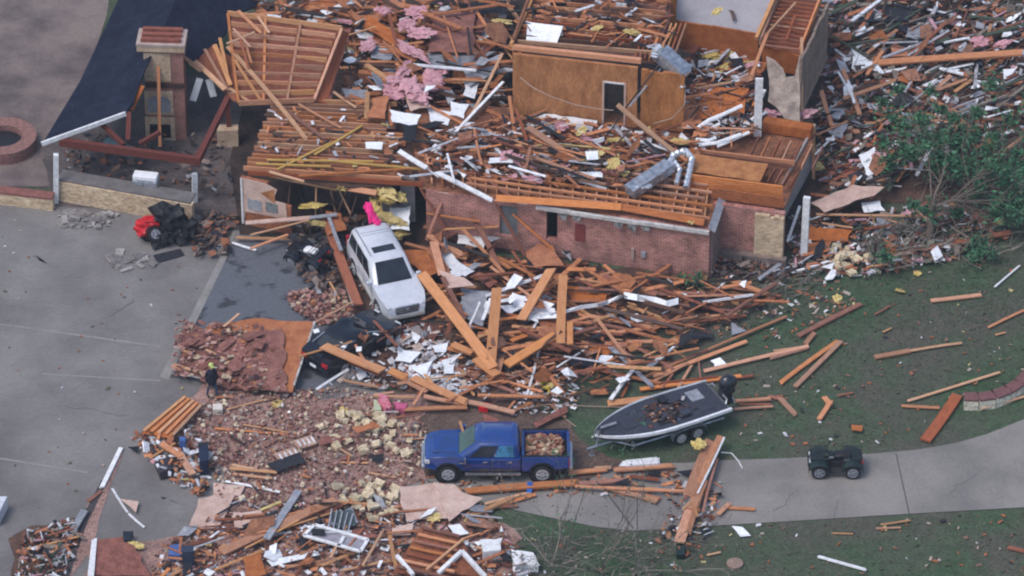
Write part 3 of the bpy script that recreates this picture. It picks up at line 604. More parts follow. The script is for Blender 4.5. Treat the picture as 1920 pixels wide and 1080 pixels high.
# ------------------------------------------------------------------ patio shelter with the dark roof, chimney inside it
shel = empty('patio_shelter', (0, 0, 0), 0, 'half collapsed patio shelter with dark blue shingled roof and red stained beams', 'patio shelter')
def roofpoly(name, tris, m, th=.1):
    mb = MB(); vs = [P(*q) for q in tris[0]]; k = len(vs)
    mb.add(vs + [v - Vector((0, 0, th)) for v in vs], [f for f in tris[1]] + [tuple(reversed([i + k for i in f])) for f in tris[1]])
    bm = bmesh.new(); o = mb.build(name, m, shel); bm.from_mesh(o.data)
    bmesh.ops.recalc_face_normals(bm, faces=bm.faces); ed = [e for e in bm.edges if len(e.link_faces) == 1]; 
    n0 = k; bm.verts.ensure_lookup_table()
    for e in ed:
        a, b = e.verts[0].index, e.verts[1].index
        if a < n0 and b < n0:
            try: bm.faces.new((bm.verts[a], bm.verts[b], bm.verts[b + n0], bm.verts[a + n0]))
            except ValueError: pass
    bmesh.ops.recalc_face_normals(bm, faces=bm.faces); bm.to_mesh(o.data); bm.free(); return o
roofpoly('roof', ([(80, 268, 2.6), (150, 152, 2.6), (240, -40, 2.6), (360, -60, 4.9), (330, 0, 4.9), (298, 74, 4.9), (272, 130, 4.3), (258, 165, 4.0), (250, 192, 3.8), (236, 211, 3.5)], [(0, 9, 8, 7, 1), (1, 7, 6, 5, 4, 2), (2, 4, 3)]), SHB)
roofpoly('roof', ([(299, 74, 4.88), (331, 0, 4.88), (361, -60, 4.88), (520, -60, 2.8), (478, 12, 2.8), (432, 28, 3.2), (425, 60, 3.2), (402, 84, 3.4), (376, 104, 3.6), (352, 118, 3.9)], [(0, 1, 5, 6, 7, 8, 9), (1, 2, 3, 4, 5)]), mat('rear slope dark roof shingles', (.022, .028, .05), (.014, .017, .032), 1.6, .95, None, fine=(12, .3), spec=.08))  # rear slope has its own slightly lighter shingle tone
bm1(P(78, 270, 2.58), P(236, 213, 3.5), .1, .2, 'fascia', WH, shel, roll=0); bm1(P(300, 78, 4.85), P(378, 132, 3.5), .1, .2, 'fascia', mat('raw fascia', (.42, .24, .16), (.33, .18, .11), 4), shel)
bm1(P(112, 266, 2.5), P(376, 302, 2.5), .22, .36, 'beam', REDW, shel); bm1(P(428, 184, 3.3), P(372, 298, 2.5), .24, .3, 'beam', REDW, shel)
bm1(P(188, 230, 2.9), P(232, 272, 2.55), .16, .2, 'brace', REDW, shel); bm1(P(300, 248, 2.9), P(262, 270, 2.6), .16, .2, 'brace', REDW, shel)
bm1(P(242, 210, 3.5), P(240, 262, 2.6), .2, .2, 'king_post', REDW, shel); bm1(P(262, 160, 3.9), P(240, 205, 3.4), .5, .1, 'gable_board', PLYO, shel)
for x, y0, z1 in ((105, 380, 2.6), (365, 378, 1.5)): bm1(P(x, y0, 0), P(x, y0 - z1 * 34.8, z1), .22, .22, 'post', WH, shel)
bm1(P(300, 275, .9), P(296, 80, 4.9), .14, .1, 'prop_board', mat('pale prop board', (.50, .22, .10), (.40, .16, .07), 4, .8, (9, 9, .6)), shel)
bm1(P(430, 262, .2), P(426, 180, 2.4), .2, .2, 'post', REDW, shel)
mb = MB(); mb.box((0, 0, .45), (.95, .5, .9)); keep_ = mb.build('pier', CREAM, shel, origin=None); keep_.location = P(428, 270, 0)
bm1(P(196, 268, 2.4), P(252, 288, 2.3), .5, .3, 'ceiling_fan', mat('teal dark metal', (.03, .06, .08), None, 4), shel)
mark('the patio shelter', 230, 290)

chim = empty('brick_chimney', P(310, 262, 0), R(-3), 'tall brick chimney with cream stone front, arched mantel and fireplace under the broken roof', 'chimney')
def cbox(c, s, name, m, par=chim, bevel=None):
    mb = MB(); mb.box(c, s); o = mb.build(name, m, bevel=bevel); o.parent = par; return o
BRC = brick_mat('chimney brick', (.30, .115, .092), (.22, .08, .066), (.30, .22, .19), .21, .075, 'XZ', .01)
cbox((.12, .5, 2.45), (1.7, 1.0, 4.9), 'stack', BRC)
cbox((-.2, 0, .62), (1.35, .1, 1.25), 'hearth_surround', CREAM); cbox((-.2, -.06, .52), (.95, .04, .7), 'firebox', BLK)
cbox((-.2, 0, 3.95), (1.2, .06, 1.5), 'stone_face', CREAM); cbox((-.2, -.02, 2.05), (1.3, .12, 1.25), 'stone_face', CREAM)
mb = MB(); pts = [(-.5, 0), (.5, 0)] + [(.5 * math.cos(a * math.pi / 10), .55 + .3 * math.sin(a * math.pi / 10)) for a in range(11)]
k = len(pts); mb.add([(x - .2, -.1, z + 1.6) for x, z in pts] + [(x - .2, -.16, z + 1.6) for x, z in pts], [tuple(range(k, 2 * k)), tuple(reversed(range(k)))] + [(i, (i + 1) % k, (i + 1) % k + k, i + k) for i in range(k)])
o = mb.build('arch_panel', GRP); o.parent = chim
cbox((.1, -.02, 3.0), (1.75, .16, .22), 'mantel', WD)
cbox((.0, .5, 5.0), (2.15, 1.3, .3), 'crown', CREAM)
cbox((.0, .5, 5.2), (2.2, 1.36, .1), 'crown_cap', mat('pale cap stone', (.45, .36, .33), (.34, .26, .24), 3))
for k, y in enumerate((.12, .55, .98)): cbox((0, y, 5.33), (1.8, .22, .16), 'flue', mat('flue brick', (.27, .09, .06), (.18, .06, .045), 3))
# stone counter wall of the outdoor kitchen
cw = empty('stone_counter', P(230, 400, 0), 0, 'low cream stone counter wall with grey top between two white posts', 'counter')
w1, M1, l1 = wall('stone_face', (112, 338), (362, 382), 0, 1.05, .3, STONEW); keep(w1, cw)
w2 = bm1(P(112, 328, 1.1), P(362, 372, 1.1), .8, .08, 'counter_top', mat('grey counter slab', (.17, .155, .155), (.12, .11, .11), 2, .7)); keep(w2, cw)
gr = empty('steel_grill', P(274, 345, 1.1), R(-10), 'shiny steel grill with its lid closed on the stone counter', 'grill')
for c, s, n, m in (((0, 0, .15), (1.15, .55, .3), 'body', STEEL), ((0, 0, .42), (1.1, .5, .26), 'lid', mat('bright steel lid', (.85, .86, .9), (.75, .76, .8), 3, .3)), ((0, -.29, .38), (.8, .04, .04), 'handle', CHROME)):
    mb = MB(); mb.box(c, s); o = mb.build(n, m, bevel=.05); o.parent = gr
lw = empty('low_stone_wall', P(50, 390, 0), 0, 'low cream stone garden wall with a brick cap beside the white post', 'wall')
w1, _, _ = wall('stone_face', (-160, 340), (100, 372), 0, .6, .3, STONEW); keep(w1, lw)
keep(bm1(P(-160, 336, .66), P(100, 368, .66), .5, .1, 'cap', mat('brick cap', (.25, .10, .085), (.18, .07, .06), 4)), lw)
fp = MB(); Mf = Matrix.Translation(P(8, 275, 0)); fp.lathe([(.85, 0), (1.5, 0), (1.5, .6), (.85, .6)], Mf, 28, ring=True); fpo = fp.build('fire_pit', mat('fire pit brick', (.27, .14, .12), (.19, .10, .09), 5, .9, None, fine=(10, .2)), origin=P(8, 275, 0), smooth=40); tag(fpo, 'round brick fire pit ring on bare earth beside the dark roof', 'fire pit')
fi = MB(); fi.lathe([(.05, .1), (.83, .1), (.83, .3), (.05, .34)], Mf, 20); o = fi.build('ash_bed', BLK); keep(o, fpo); o.parent = fpo; o.matrix_parent_inverse = Matrix.Translation(P(8, 275, 0)).inverted()
cv = MB(); pts_in = [(1808, 748), (1835, 749), (1865, 745), (1892, 735), (1912, 722), (1930, 704), (1950, 670), (1958, 620)]
top = [P(x, y, .45) for x, y in pts_in]; 
for a, b in zip(top[:-1], top[1:]): 
    cv.beam(a - Vector((0, 0, .24)), b - Vector((0, 0, .24)), .34, .46, roll=0)
cvo = cv.build('curved_stone_wall', mat('pale rough limestone', (.72, .68, .56), (.5, .46, .38), 4, .95, None, fine=(9, .3), bump=.8), origin=top[0]); tag(cvo, 'low curved white stone retaining wall with brick cap at the right of the lawn', 'wall')
cc = MB()
for a, b in zip(top[:-1], top[1:]): cc.beam(a + Vector((0, .1, .05)), b + Vector((0, .1, .05)), .55, .09)
o = cc.build('cap', mat('plum brick cap', (.19, .085, .085), (.13, .06, .062), 6)); o.parent = cvo; o.matrix_parent_inverse = Matrix.Translation(top[0]).inverted()

# ------------------------------------------------------------------ vehicles
def body(mb, outline, wf, mi=0):
    """solid from a side outline (x, z) with half width wf(x, z)"""
    k = len(outline)
    vs = [(x, wf(x, z), z) for x, z in outline] + [(x, -wf(x, z), z) for x, z in outline]
    mb.add(vs, [tuple(range(k)), tuple(reversed(range(k, 2 * k)))] + [(i, i + k, (i + 1) % k + k, (i + 1) % k) for i in range(k)], mi)
def fixn(o):
    bm = bmesh.new(); bm.from_mesh(o.data); bmesh.ops.recalc_face_normals(bm, faces=bm.faces); bm.to_mesh(o.data); bm.free(); return o
def arch(cx, cz, r, zb, n=9):
    """points of a wheel arch going from front to rear along the lower edge"""
    a0 = math.asin(max(-1, min(1, (zb - cz) / r))); out = []
    for i in range(n + 1):
        a = a0 + (math.pi - 2 * a0) * i / n; out.append((cx + r * math.cos(a), cz + r * math.sin(a)))
    return out
def rings(mb, rs, mi=0):
    """loft through rings of the same number of points, capped"""
    n = len(rs[0]); vs = [p for r in rs for p in r]
    mb.add(vs, [(i * n + k, i * n + (k + 1) % n, (i + 1) * n + (k + 1) % n, (i + 1) * n + k) for i in range(len(rs) - 1) for k in range(n)] + [tuple(reversed(range(n))), tuple(range((len(rs) - 1) * n, len(rs) * n))], mi)
def cabring(x0, x1, w, z, c=.12, wf=None):
    wf = wf or w
    return [(x0 + c, -w, z), (x1 - c * 1.6, -w, z), (x1, -wf + c * 1.6, z), (x1, wf - c * 1.6, z), (x1 - c * 1.6, w, z), (x0 + c, w, z), (x0, w - c, z), (x0, -w + c, z)]
def pane(name, q, m, par, off=.012, inset=(0, 1, 0, 1), th=.02):
    """a glass pane laid on the quad q (lower front, lower rear, upper rear, upper front)"""
    q = [Vector(p) for p in q]; u0, u1, v0, v1 = inset
    L = lambda u, v: q[0].lerp(q[1], u).lerp(q[3].lerp(q[2], u), v)
    c = [L(u0, v0), L(u1, v0), L(u1, v1), L(u0, v1)]; n = (c[1] - c[0]).cross(c[3] - c[0]).normalized()
    mid = sum(c, Vector()) / 4
    if n.dot(Vector((mid.x * .2, mid.y, .4))) < 0: n = -n
    mb = MB(); mb.add([p + n * off for p in c] + [p - n * th for p in c], [(0, 1, 2, 3), (7, 6, 5, 4)] + [(i, i + 4, (i + 1) % 4 + 4, (i + 1) % 4) for i in range(4)])
    o = fixn(mb.build(name, m)); o.parent = par; return o
def sub(mb, name, m, par, **k):
    o = mb.build(name, m, **k); o.parent = par; return o
def wheel(par, x, y, r, w, rim=RIMM, spokes=6, z=None):
    z = r if z is None else z
    M = Matrix.Translation((x, y, z)) @ Matrix.Rotation(R(90), 4, 'X')
    mb = MB(); mb.lathe([(r * .6, -w / 2), (r * .93, -w / 2), (r, -w * .36), (r, w * .36), (r * .93, w / 2), (r * .6, w / 2)], M, 22, ring=True)
    t = sub(mb, 'wheel', TYRE, par, smooth=40)
    s = 1 if y > 0 else -1; mb = MB()
    face = Matrix.Translation((x, y + s * (w / 2 - .03), z)) @ Matrix.Rotation(R(-90) * s, 4, 'X')
    mb.lathe([(r * .53, -.02), (r * .66, -.02), (r * .66, .04), (r * .53, .04)], face, 22, ring=True); mb.lathe([(.001, -.07), (r * .6, -.07), (r * .6, -.06), (.001, -.06)], face, 22); mb.lathe([(.001, -.03), (r * .17, -.03), (r * .17, .03), (.001, .03)], face, 10)
    for k in range(spokes):
        a = k * 2 * math.pi / spokes; c = Vector((x, y + s * (w / 2 - .02), z))
        mb.beam(c + Vector((math.cos(a) * r * .12, 0, math.sin(a) * r * .12)), c + Vector((math.cos(a) * r * .58, 0, math.sin(a) * r * .58)), .05 + r * .12, .05)
    sub(mb, 'rim', rim, t); return t
def bx(par, name, m, c, s, bevel=None):
    mb = MB(); mb.box(c, s); return sub(mb, name, m, par, bevel=bevel)
def heading(a, b): d = b - a; return math.atan2(d.y, d.x)

# --- blue crew cab pickup facing left
pk = empty('pickup_truck', P(931, 877, .03), R(180), 'dark blue crew cab pickup truck with rubble heaped in its open bed', 'pickup')
zb = .58
def pw(x, z): return (.99 if z < 1.12 else .99 - (z - 1.12) * .28) - (.20 * max(0, (x - 2.15) / .85) ** 2) - (.03 if z < .65 else 0)
out = [(-1.0, zb), (-1.0, 1.24), (1.45, 1.24), (1.6, 1.3), (2.3, 1.27), (2.75, 1.2), (2.95, 1.08), (3.0, .85), (2.97, .62), (2.5, zb)] + arch(2.0, .46, .50, zb) + [(1.4, zb)]
mb = MB(); body(mb, out, pw); pb = fixn(sub(mb, 'body', BPAINT, pk, smooth=40, bevel=.11))
mb = MB(); mb.box((2.1, 0, 1.29), (1.1, 1.15, .06)); sub(mb, 'hood', BPAINT, pk, bevel=.03)
for s in (1, -1):
    o2 = [(-3.0, .75), (-3.0, 1.3), (-1.04, 1.3), (-1.04, zb), (-1.38, zb)] + arch(-1.9, .46, .50, zb) + [(-2.55, .66)]
    mb = MB(); k = len(o2); mb.add([(x, s * (.98 if z < 1.1 else .96), z) for x, z in o2] + [(x, s * .83, z) for x, z in o2], [tuple(range(k)), tuple(reversed(range(k, 2 * k)))] + [(i, i + k, (i + 1) % k + k, (i + 1) % k) for i in range(k)])
    fixn(sub(mb, 'bed_side', BPAINT, pk, bevel=.03))
    bx(pk, 'bed_rail', BLK, (-2.02, s * .9, 1.312), (1.92, .1, .03))
bx(pk, 'tailgate', BPAINT, (-2.97, 0, .98), (.1, 1.66, .62), .02); bx(pk, 'bed_front', BPAINT, (-1.1, 0, .98), (.1, 1.66, .66)); bx(pk, 'bed_floor', BLK, (-2.03, 0, .74), (1.85, 1.66, .1))
c0, c1, c2 = cabring(-1.0, 1.62, .94, 1.22), cabring(-.90, .86, .80, 1.82), cabring(-.76, .70, .68, 1.90, .16)
mb = MB(); rings(mb, [c0, c1, c2]); sub(mb, 'cab', BPAINT, pk, smooth=40, bevel=.07)
pane('windshield', (c0[2], c0[3], c1[3], c1[2]), mat('greenish windshield glass', (.05, .10, .095), (.03, .06, .06), 2.5, .15, spec=.5), pk, inset=(.03, .97, .06, .95))
pane('rear_window', (c0[6], c0[7], c1[7], c1[6]), GLS, pk, inset=(.08, .92, .15, .9))
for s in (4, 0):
    bx(pk, 'painted_belt_highlight', mat('painted blue highlight', (.03, .11, .42), None, 4, .2, coat=.8), (.3, (.965 if s == 4 else -.965), 1.17), (2.5, .03, .03)); bx(pk, 'mud_splash', mat('mud splash', (.09, .06, .055), (.02, .025, .07), 3, .9), (.1, (.992 if s == 4 else -.992), .66), (1.9, .012, .14))  # bright blue strip paints the gloss highlight along the beltline
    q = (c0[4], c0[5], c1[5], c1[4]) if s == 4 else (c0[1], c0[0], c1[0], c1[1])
    pane('side_window', q, GLS, pk, inset=(.10, .53, .10, .90)); w2 = pane('side_window', q, mat('glass with painted blue reflection', (.06, .22, .40), (.02, .06, .10), 2.2, .2, lo=.35, hi=.5) if s == 4 else GLS, pk, inset=(.57, .93, .10, .90))  # light blue of one rear pane is a reflection painted into its colour
    y = .99 if s == 4 else -.99
    for x in (.75, -.28): bx(pk, 'door_handle', CHROME, (x - .28, y, 1.05), (.17, .05, .04))
    m_ = bx(pk, 'mirror', BPAINT, (1.36, y * 1.13, 1.28), (.12, .2, .24), .02); bx(m_, 'mirror_glass', CHROME, (1.29, y * 1.13, 1.28), (.02, .16, .2))
    bx(pk, 'running_board', CHROME, (.15, y * 1.02, .46), (2.3, .14, .05)); bx(pk, 'door_seam', BLK, (.25, y * .991, .93), (.018, .012, .58)); bx(pk, 'door_seam', BLK, (1.33, y * .991, .9), (.018, .012, .5)); bx(pk, 'door_seam', BLK, (-.95, y * .991, .9), (.018, .012, .58))
    bx(pk, 'badge', CHROME, (1.4, y, .99), (.3, .02, .06)); bx(pk, 'headlight', LENS, (2.86, y * .74, .98), (.22, .3, .2), .03); bx(pk, 'taillight', REDL, (-3.0, y * .9, 1.0), (.08, .14, .38))
    for x in (2.0, -1.9):
        mb = MB(); mb.lathe([(.47, -.03), (.56, -.03), (.56, .03), (.47, .03)], Matrix.Translation((x, y * .985, .46)) @ Matrix.Rotation(R(90), 4, 'X'), 26, ring=True); o = sub(mb, 'fender_flare', BLK, pk)
        wheel(pk, x, y * .87, .41, .29)
bx(pk, 'front_bumper', CHROME, (3.03, 0, .62), (.16, 1.62, .24), .05); bx(pk, 'rear_bumper', CHROME, (-3.08, 0, .62), (.14, 1.75, .2), .04)
gl = bx(pk, 'grille', CHROME, (2.985, 0, .95), (.06, 1.15, .34), .02); bx(gl, 'grille_mesh', BLK, (3.0, -.28, .95), (.05, .46, .24)); bx(gl, 'grille_mesh', BLK, (3.0, .28, .95), (.05, .46, .24))
bx(pk, 'chassis', BLK, (0, 0, .5), (5.4, 1.3, .2))
M_pk = Matrix.Translation(P(931, 877, .03)) @ Matrix.Rotation(R(180), 4, 'Z')
mb = MB(); rr = random.Random(3)
for i in range(150):
    x = rr.uniform(-2.75, -1.25); y = rr.uniform(-.78, .78); z = .85 + .42 * max(0, 1 - ((x + 1.9) / 1.0) ** 2) * (.5 + .5 * max(0, 1 - (y / .9) ** 2)) + rr.uniform(-.04, .06); L = rr.uniform(.08, .3)
    mb.box((0, 0, 0), (L, L * rr.uniform(.3, .8), rr.uniform(.03, .12)), M_pk @ Matrix.Translation((x, y, z)) @ Matrix.Rotation(rr.uniform(0, 6), 4, 'Z') @ Matrix.Rotation(rr.gauss(0, .5), 4, 'X'))
mb.box((0, 0, 0), (1.5, 1.5, .25), M_pk @ Matrix.Translation((-1.95, 0, .92)))
tag(mb.build('rubble', mat('truck bed rubble', None, None, 6, .9, palette=[((.36, .19, .115), 5), ((.40, .27, .18), 3), ((.26, .10, .065), 5), ((.5, .42, .3), 2), ((.15, .08, .06), 3)])), kind='stuff')
t_ = bm1(P(862, 790, 1.55), P(873, 822, 1.35), .1, .04, 'broken_stick', WT); tag(t_, 'pale broken stick lying across the windshield of the blue pickup', 'stick')
b_ = bm1(P(994, 905, .3), P(992, 926, .1), .22, .14, 'blue_bag', BLUEP); tag(b_, 'small crumpled blue bag on the boards behind the pickup rear wheel', 'bag')

# --- white suv
a, b = P(690, 484), P(764, 612)
suv = empty('white_suv', (a + b) / 2 + Vector((0, 0, .03)), heading(a, b), 'white full size suv with sunroof parked nose down beside the collapsed garage', 'suv'); suv.scale = (1.05, 1.05, 1.05)
zb = .42
def sw(x, z): return 1.0 - (.05 if z < .5 else 0) - (.1 * max(0, z - .95)) - .24 * max(0, (x - 1.75) / .82) ** 2 - .07 * max(0, (-x - 2.1) / .45) ** 2
out = [(-2.52, .5), (-2.57, .75), (-2.55, 1.16), (.9, 1.2), (1.2, 1.22), (1.9, 1.17), (2.3, 1.08), (2.5, .96), (2.58, .72), (2.55, .45), (2.1, zb)] + arch(1.62, .42, .47, zb) + [(0, zb)] + arch(-1.45, .42, .47, zb)
mb = MB(); body(mb, out, sw); fixn(sub(mb, 'body', WPAINT, suv, smooth=35, bevel=.11))
c0, c1, c2 = cabring(-2.53, 1.12, .94, 1.15), cabring(-2.36, .22, .79, 1.80), cabring(-2.2, .02, .66, 1.89, .16)
mb = MB(); rings(mb, [c0, c1, c2]); sub(mb, 'roof', WPAINT, suv, smooth=30, bevel=.07)
pane('windshield', (c0[2], c0[3], c1[3], c1[2]), GLS, suv, inset=(.0, 1, .08, .97)); pane('rear_window', (c0[6], c0[7], c1[7], c1[6]), GLS, suv, inset=(.06, .94, .1, .9))
bx(suv, 'sunroof', GLS, (-.45, 0, 1.89), (.42, .95, .03), .01)
for s in (1, -1):
    q = (c0[4], c0[5], c1[5], c1[4]) if s > 0 else (c0[1], c0[0], c1[0], c1[1])
    for u0, u1 in ((.10, .38), (.40, .64), (.67, .95)): pane('side_window', q, GLS, suv, inset=(u0, u1, .10, .88))
    mb = MB(); mb.tube([(-2.1, s * .68, 1.9), (-2.0, s * .68, 1.96), (-.2, s * .68, 1.96), (-.1, s * .68, 1.9)], .025); sub(mb, 'roof_rail', CHROME, suv)
    bx(suv, 'mirror', WPAINT, (.85, s * 1.08, 1.25), (.14, .2, .18), .03); bx(suv, 'headlight', LENS, (2.37, s * .74, .88), (.28, .16, .3), .03); bx(suv, 'taillight', REDL, (-2.55, s * .86, 1.1), (.1, .14, .5))
    bx(suv, 'sill', CREAMP, (.08, s * .985, .5), (2.2, .06, .16), .02)
    for x in (.62, -.42): bx(suv, 'door_handle', CHROME, (x - .3, s * .99, 1.0), (.18, .04, .035)); bx(suv, 'door_seam', GRP, (x + .3, s * .992, .85), (.015, .012, .5))
    for x in (1.62, -1.45): wheel(suv, x, s * .86, .40, .27)
gl = bx(suv, 'grille', CHROME, (2.54, 0, .84), (.08, 1.05, .42), .05)
for i in range(4): bx(gl, 'grille_slot', BLK, (2.575, 0, .70 + i * .095), (.03, .94, .045))
bx(suv, 'front_bumper', CREAMP, (2.52, 0, .52), (.16, 1.55, .2), .05); bx(suv, 'emblem', CHROME, (2.585, 0, .88), (.02, .14, .12)); bx(suv, 'wiper', BLK, (1.0, .1, 1.26), (.03, 1.0, .02))
for i in range(2):
    bx(suv, 'roof_scratch', GRP, (-1.75 + i * .18, .05, 1.893), (.03, 1.2, .006))
mb = MB(); 
for i in range(6): mb.blob(P(688 + i * 4, 388 + i * 6, 2.2 - i * .04), (.16, .22, .1), i, .5, sub=2)
mb.prism([P(684, 378, 2.5), P(697, 380, 2.6), P(706, 412, 2.05), P(692, 420, 2.02)], .05)
tag(mb.build('pink_cloth', mat('hot pink cloth', (.75, .03, .22), (.55, .02, .15), 5, .9)), 'hot pink cloth hanging on the rear roof of the white suv', 'cloth')

# --- crushed black car
a, b = P(592, 704), P(728, 618)
car = empty('crushed_car', (a + b) / 2, heading(a, b), 'crushed black car with dented roof under fallen boards in front of the white suv', 'car')
def cw_(x, z): return .92 - .1 * max(0, z - .7) - .2 * max(0, (x - 1.7) / .6) ** 2 - .16 * max(0, (-x - 1.8) / .5) ** 2
out = [(-2.25, .45), (-2.3, .75), (-2.2, .96), (-1.6, 1.0), (.9, .96), (1.6, .9), (2.1, .78), (2.28, .6), (2.2, .35)] + arch(1.4, .33, .38, .3) + arch(-1.35, .33, .38, .3)
def crumple(o, amp, seed, cuts=2, fr=1.4):
    bm = bmesh.new(); bm.from_mesh(o.data); bmesh.ops.triangulate(bm, faces=bm.faces); bmesh.ops.subdivide_edges(bm, edges=bm.edges, cuts=cuts, use_grid_fill=True)
    for v in bm.verts:
        n = noise.noise_vector(v.co * fr + Vector((seed, 0, 0))); v.co += n * amp * (.35 + .65 * min(1, max(0, v.co.z - .3)))
    bmesh.ops.recalc_face_normals(bm, faces=bm.faces); bm.to_mesh(o.data); bm.free(); o.data.polygons.foreach_set('use_smooth', [True] * len(o.data.polygons)); o.data.set_sharp_from_angle(angle=R(50)); return o
mb = MB(); body(mb, out, cw_); crumple(sub(mb, 'body', KPAINT, car), .13, 4)
c0, c1, c2 = cabring(-1.55, 1.0, .82, .94), cabring(-1.05, .35, .68, 1.30), cabring(-.85, .15, .54, 1.37, .14)
mb = MB(); rings(mb, [c0, c1, c2]); crumple(sub(mb, 'roof', KPAINT, car), .17, 9, 3)
pane('windshield', (c0[2], c0[3], c1[3], c1[2]), GLS, car, off=.05, inset=(.05, .95, .1, .95)); pane('rear_window', (c0[6], c0[7], c1[7], c1[6]), GLS, car, off=.05, inset=(.05, .95, .1, .95))
for s in (1, -1):
    q = (c0[4], c0[5], c1[5], c1[4]) if s > 0 else (c0[1], c0[0], c1[0], c1[1])
    for u0, u1 in ((.14, .48), (.52, .86)): pane('side_window', q, GLS, car, off=.06, inset=(u0, u1, .12, .88))
    mb = MB(); mb.tube([(1.0, s * .83, 1.0), (.3, s * .68, 1.26), (-.3, s * .7, 1.22), (-1.0, s * .66, 1.3), (-1.6, s * .8, 1.04)], .022); sub(mb, 'painted_gloss_strip', CHROME, car)  # bright tubes added to imitate gloss highlights on the black paint
    bx(car, 'taillight', REDL, (-2.27, s * .6, .82), (.1, .32, .16)); bx(car, 'headlight', LENS, (2.16, s * .62, .66), (.16, .3, .14)); wheel(car, 1.4, s * .78, .33, .22); wheel(car, -1.35, s * .78, .33, .22)
bx(car, 'rear_bumper', KPAINT, (-2.3, 0, .5), (.14, 1.6, .22), .04); bx(car, 'licence_plate', WH, (-2.385, 0, .62), (.02, .34, .14))
for k, (x, y, w, d) in enumerate(((588, 622, .3, .25), (668, 655, .35, .3), (640, 648, .2, .25), (700, 625, .5, .08))):
    o = bm1(P(x, y, 1.22), P(x + 10, y - 3 + k * 2, 1.25), d, .03, 'white_scrap', WHM); item(o, 'small white scrap on the dented roof', 'scrap', 'white scraps on the crushed car', x, y)

# --- quad bikes
def quad(loc, rz, label, paint, tilt=(0, 0), seatm=BLK, group=None):
    q = empty('quad_bike', loc, rz, label, 'quad bike', group, tilt)
    for x in (.64, -.64):
        for s in (1, -1): wheel(q, x, s * .46, .31, .26, GRP, 5)
        mb = MB()
        for s in (1, -1):
            pts = [(x + .42 * math.cos(a), s, .34 + .36 * math.sin(a)) for a in [math.pi * k / 8 for k in range(0, 9)]]
            for p0, p1 in zip(pts[:-1], pts[1:]):
                mb.add([(p0[0], s * .26, p0[2] + .06), (p1[0], s * .26, p1[2] + .06), (p1[0], s * .62, p1[2]), (p0[0], s * .62, p0[2]), (p0[0], s * .26, p0[2] + .02), (p1[0], s * .26, p1[2] + .02), (p1[0], s * .62, p1[2] - .04), (p0[0], s * .62, p0[2] - .04)], MB.BOXF)
        mb.box((x, 0, .72), (.7, .6, .1)); fixn(sub(mb, 'fender', paint, q, bevel=.01))
        mb = MB()
        for k in range(5): mb.tube([(x - .34 + .17 * k, -.42, .88), (x - .34 + .17 * k, .42, .88)], .015)
        for s in (-.42, 0, .42): mb.tube([(x - .36, s, .87), (x + .36, s, .87)], .015)
        for s in (-.25, .25): mb.tube([(x, s, .74), (x, s, .87)], .02)
        sub(mb, 'cargo_rack', IRON, q)
    bx(q, 'frame', IRON, (0, 0, .42), (1.3, .34, .28), .03); mb = MB(); rings(mb, [cabring(-.62, .2, .17, .68, .05), cabring(-.6, .12, .19, .82, .06), cabring(-.5, .0, .14, .88, .05)]); sub(mb, 'seat', seatm, q, smooth=40)
    mb = MB(); rings(mb, [cabring(.05, .62, .2, .66, .05), cabring(.1, .5, .16, .86, .05), cabring(.2, .42, .1, .9, .04)]); sub(mb, 'fuel_tank', paint, q, smooth=40)
    mb = MB(); mb.tube([(.42, 0, .8), (.34, 0, 1.05)], .03); mb.tube([(.22, -.4, 1.1), (.33, -.15, 1.08), (.33, .15, 1.08), (.22, .4, 1.1)], .022); h = sub(mb, 'handlebar', IRON, q)
    for s in (1, -1):
        mb = MB(); mb.tube([(.26, s * .3, 1.09), (.21, s * .44, 1.1)], .03); sub(mb, 'grip', BLK, h)
        bx(q, 'headlight', LENS, (1.0, s * .24, .64), (.08, .14, .1), .02); bx(q, 'taillight', REDL, (-1.0, s * .3, .66), (.06, .16, .08)); bx(q, 'footrest', IRON, (0, s * .4, .32), (.6, .26, .05))
    bx(q, 'bumper', IRON, (1.05, 0, .5), (.06, .6, .2), .02); bx(q, 'painted_glint', CHROME, (.2, .21, .8), (.2, .03, .07)); bx(q, 'painted_glint', CHROME, (-.4, .31, .75), (.22, .03, .06))  # silver strips on one side are painted highlights
    return q
quad(P(1566, 882, .016), R(180), 'dark green quad bike parked on the pale concrete driveway', GRNP).scale = (1.08, 1.08, 1.08)
quad(P(312, 452, .05), R(200), 'toppled black quad bike with bright red bodywork by the stone counter', BLK, (R(38), R(-8)))
quad(P(585, 492, .06), R(140), 'black and white quad bike under the torn garage front', KPAINT, (R(-12), R(10)), WH)
mb = MB(); mb.blob(P(277, 424, .75), (.55, .5, .36), 3, .55, sub=3); tag(mb.build('red_hood', REDP), 'bright red plastic hood lying by the toppled quad', 'hood')
mb = MB(); mb.blob(P(340, 415, .6), (.36, .2, .2), 5, .3); tag(mb.build('red_hood', REDP), 'small red plastic piece between the black tyres and the white post', 'plastic piece')
mb = MB(); mb.blob(P(312, 412, .9), (.75, .5, .7), 8, .8, sub=3, freq=2.4); mb.blob(P(345, 432, .5), (.6, .5, .5), 3, .8, sub=3, freq=2.4); mb.blob(P(300, 445, .4), (.5, .4, .4), 5, .8, sub=3, freq=2.4); tag(mb.build('black_tarp', BLK), 'crumpled black tarp heaped on the toppled quad by the stone counter', 'tarp')
tag(sheet('black_mat', [(287, 478), (338, 466), (346, 478), (296, 492)], TARP, .03, h=.06), 'flat black rubber mat on the concrete before the toppled quad', 'mat')

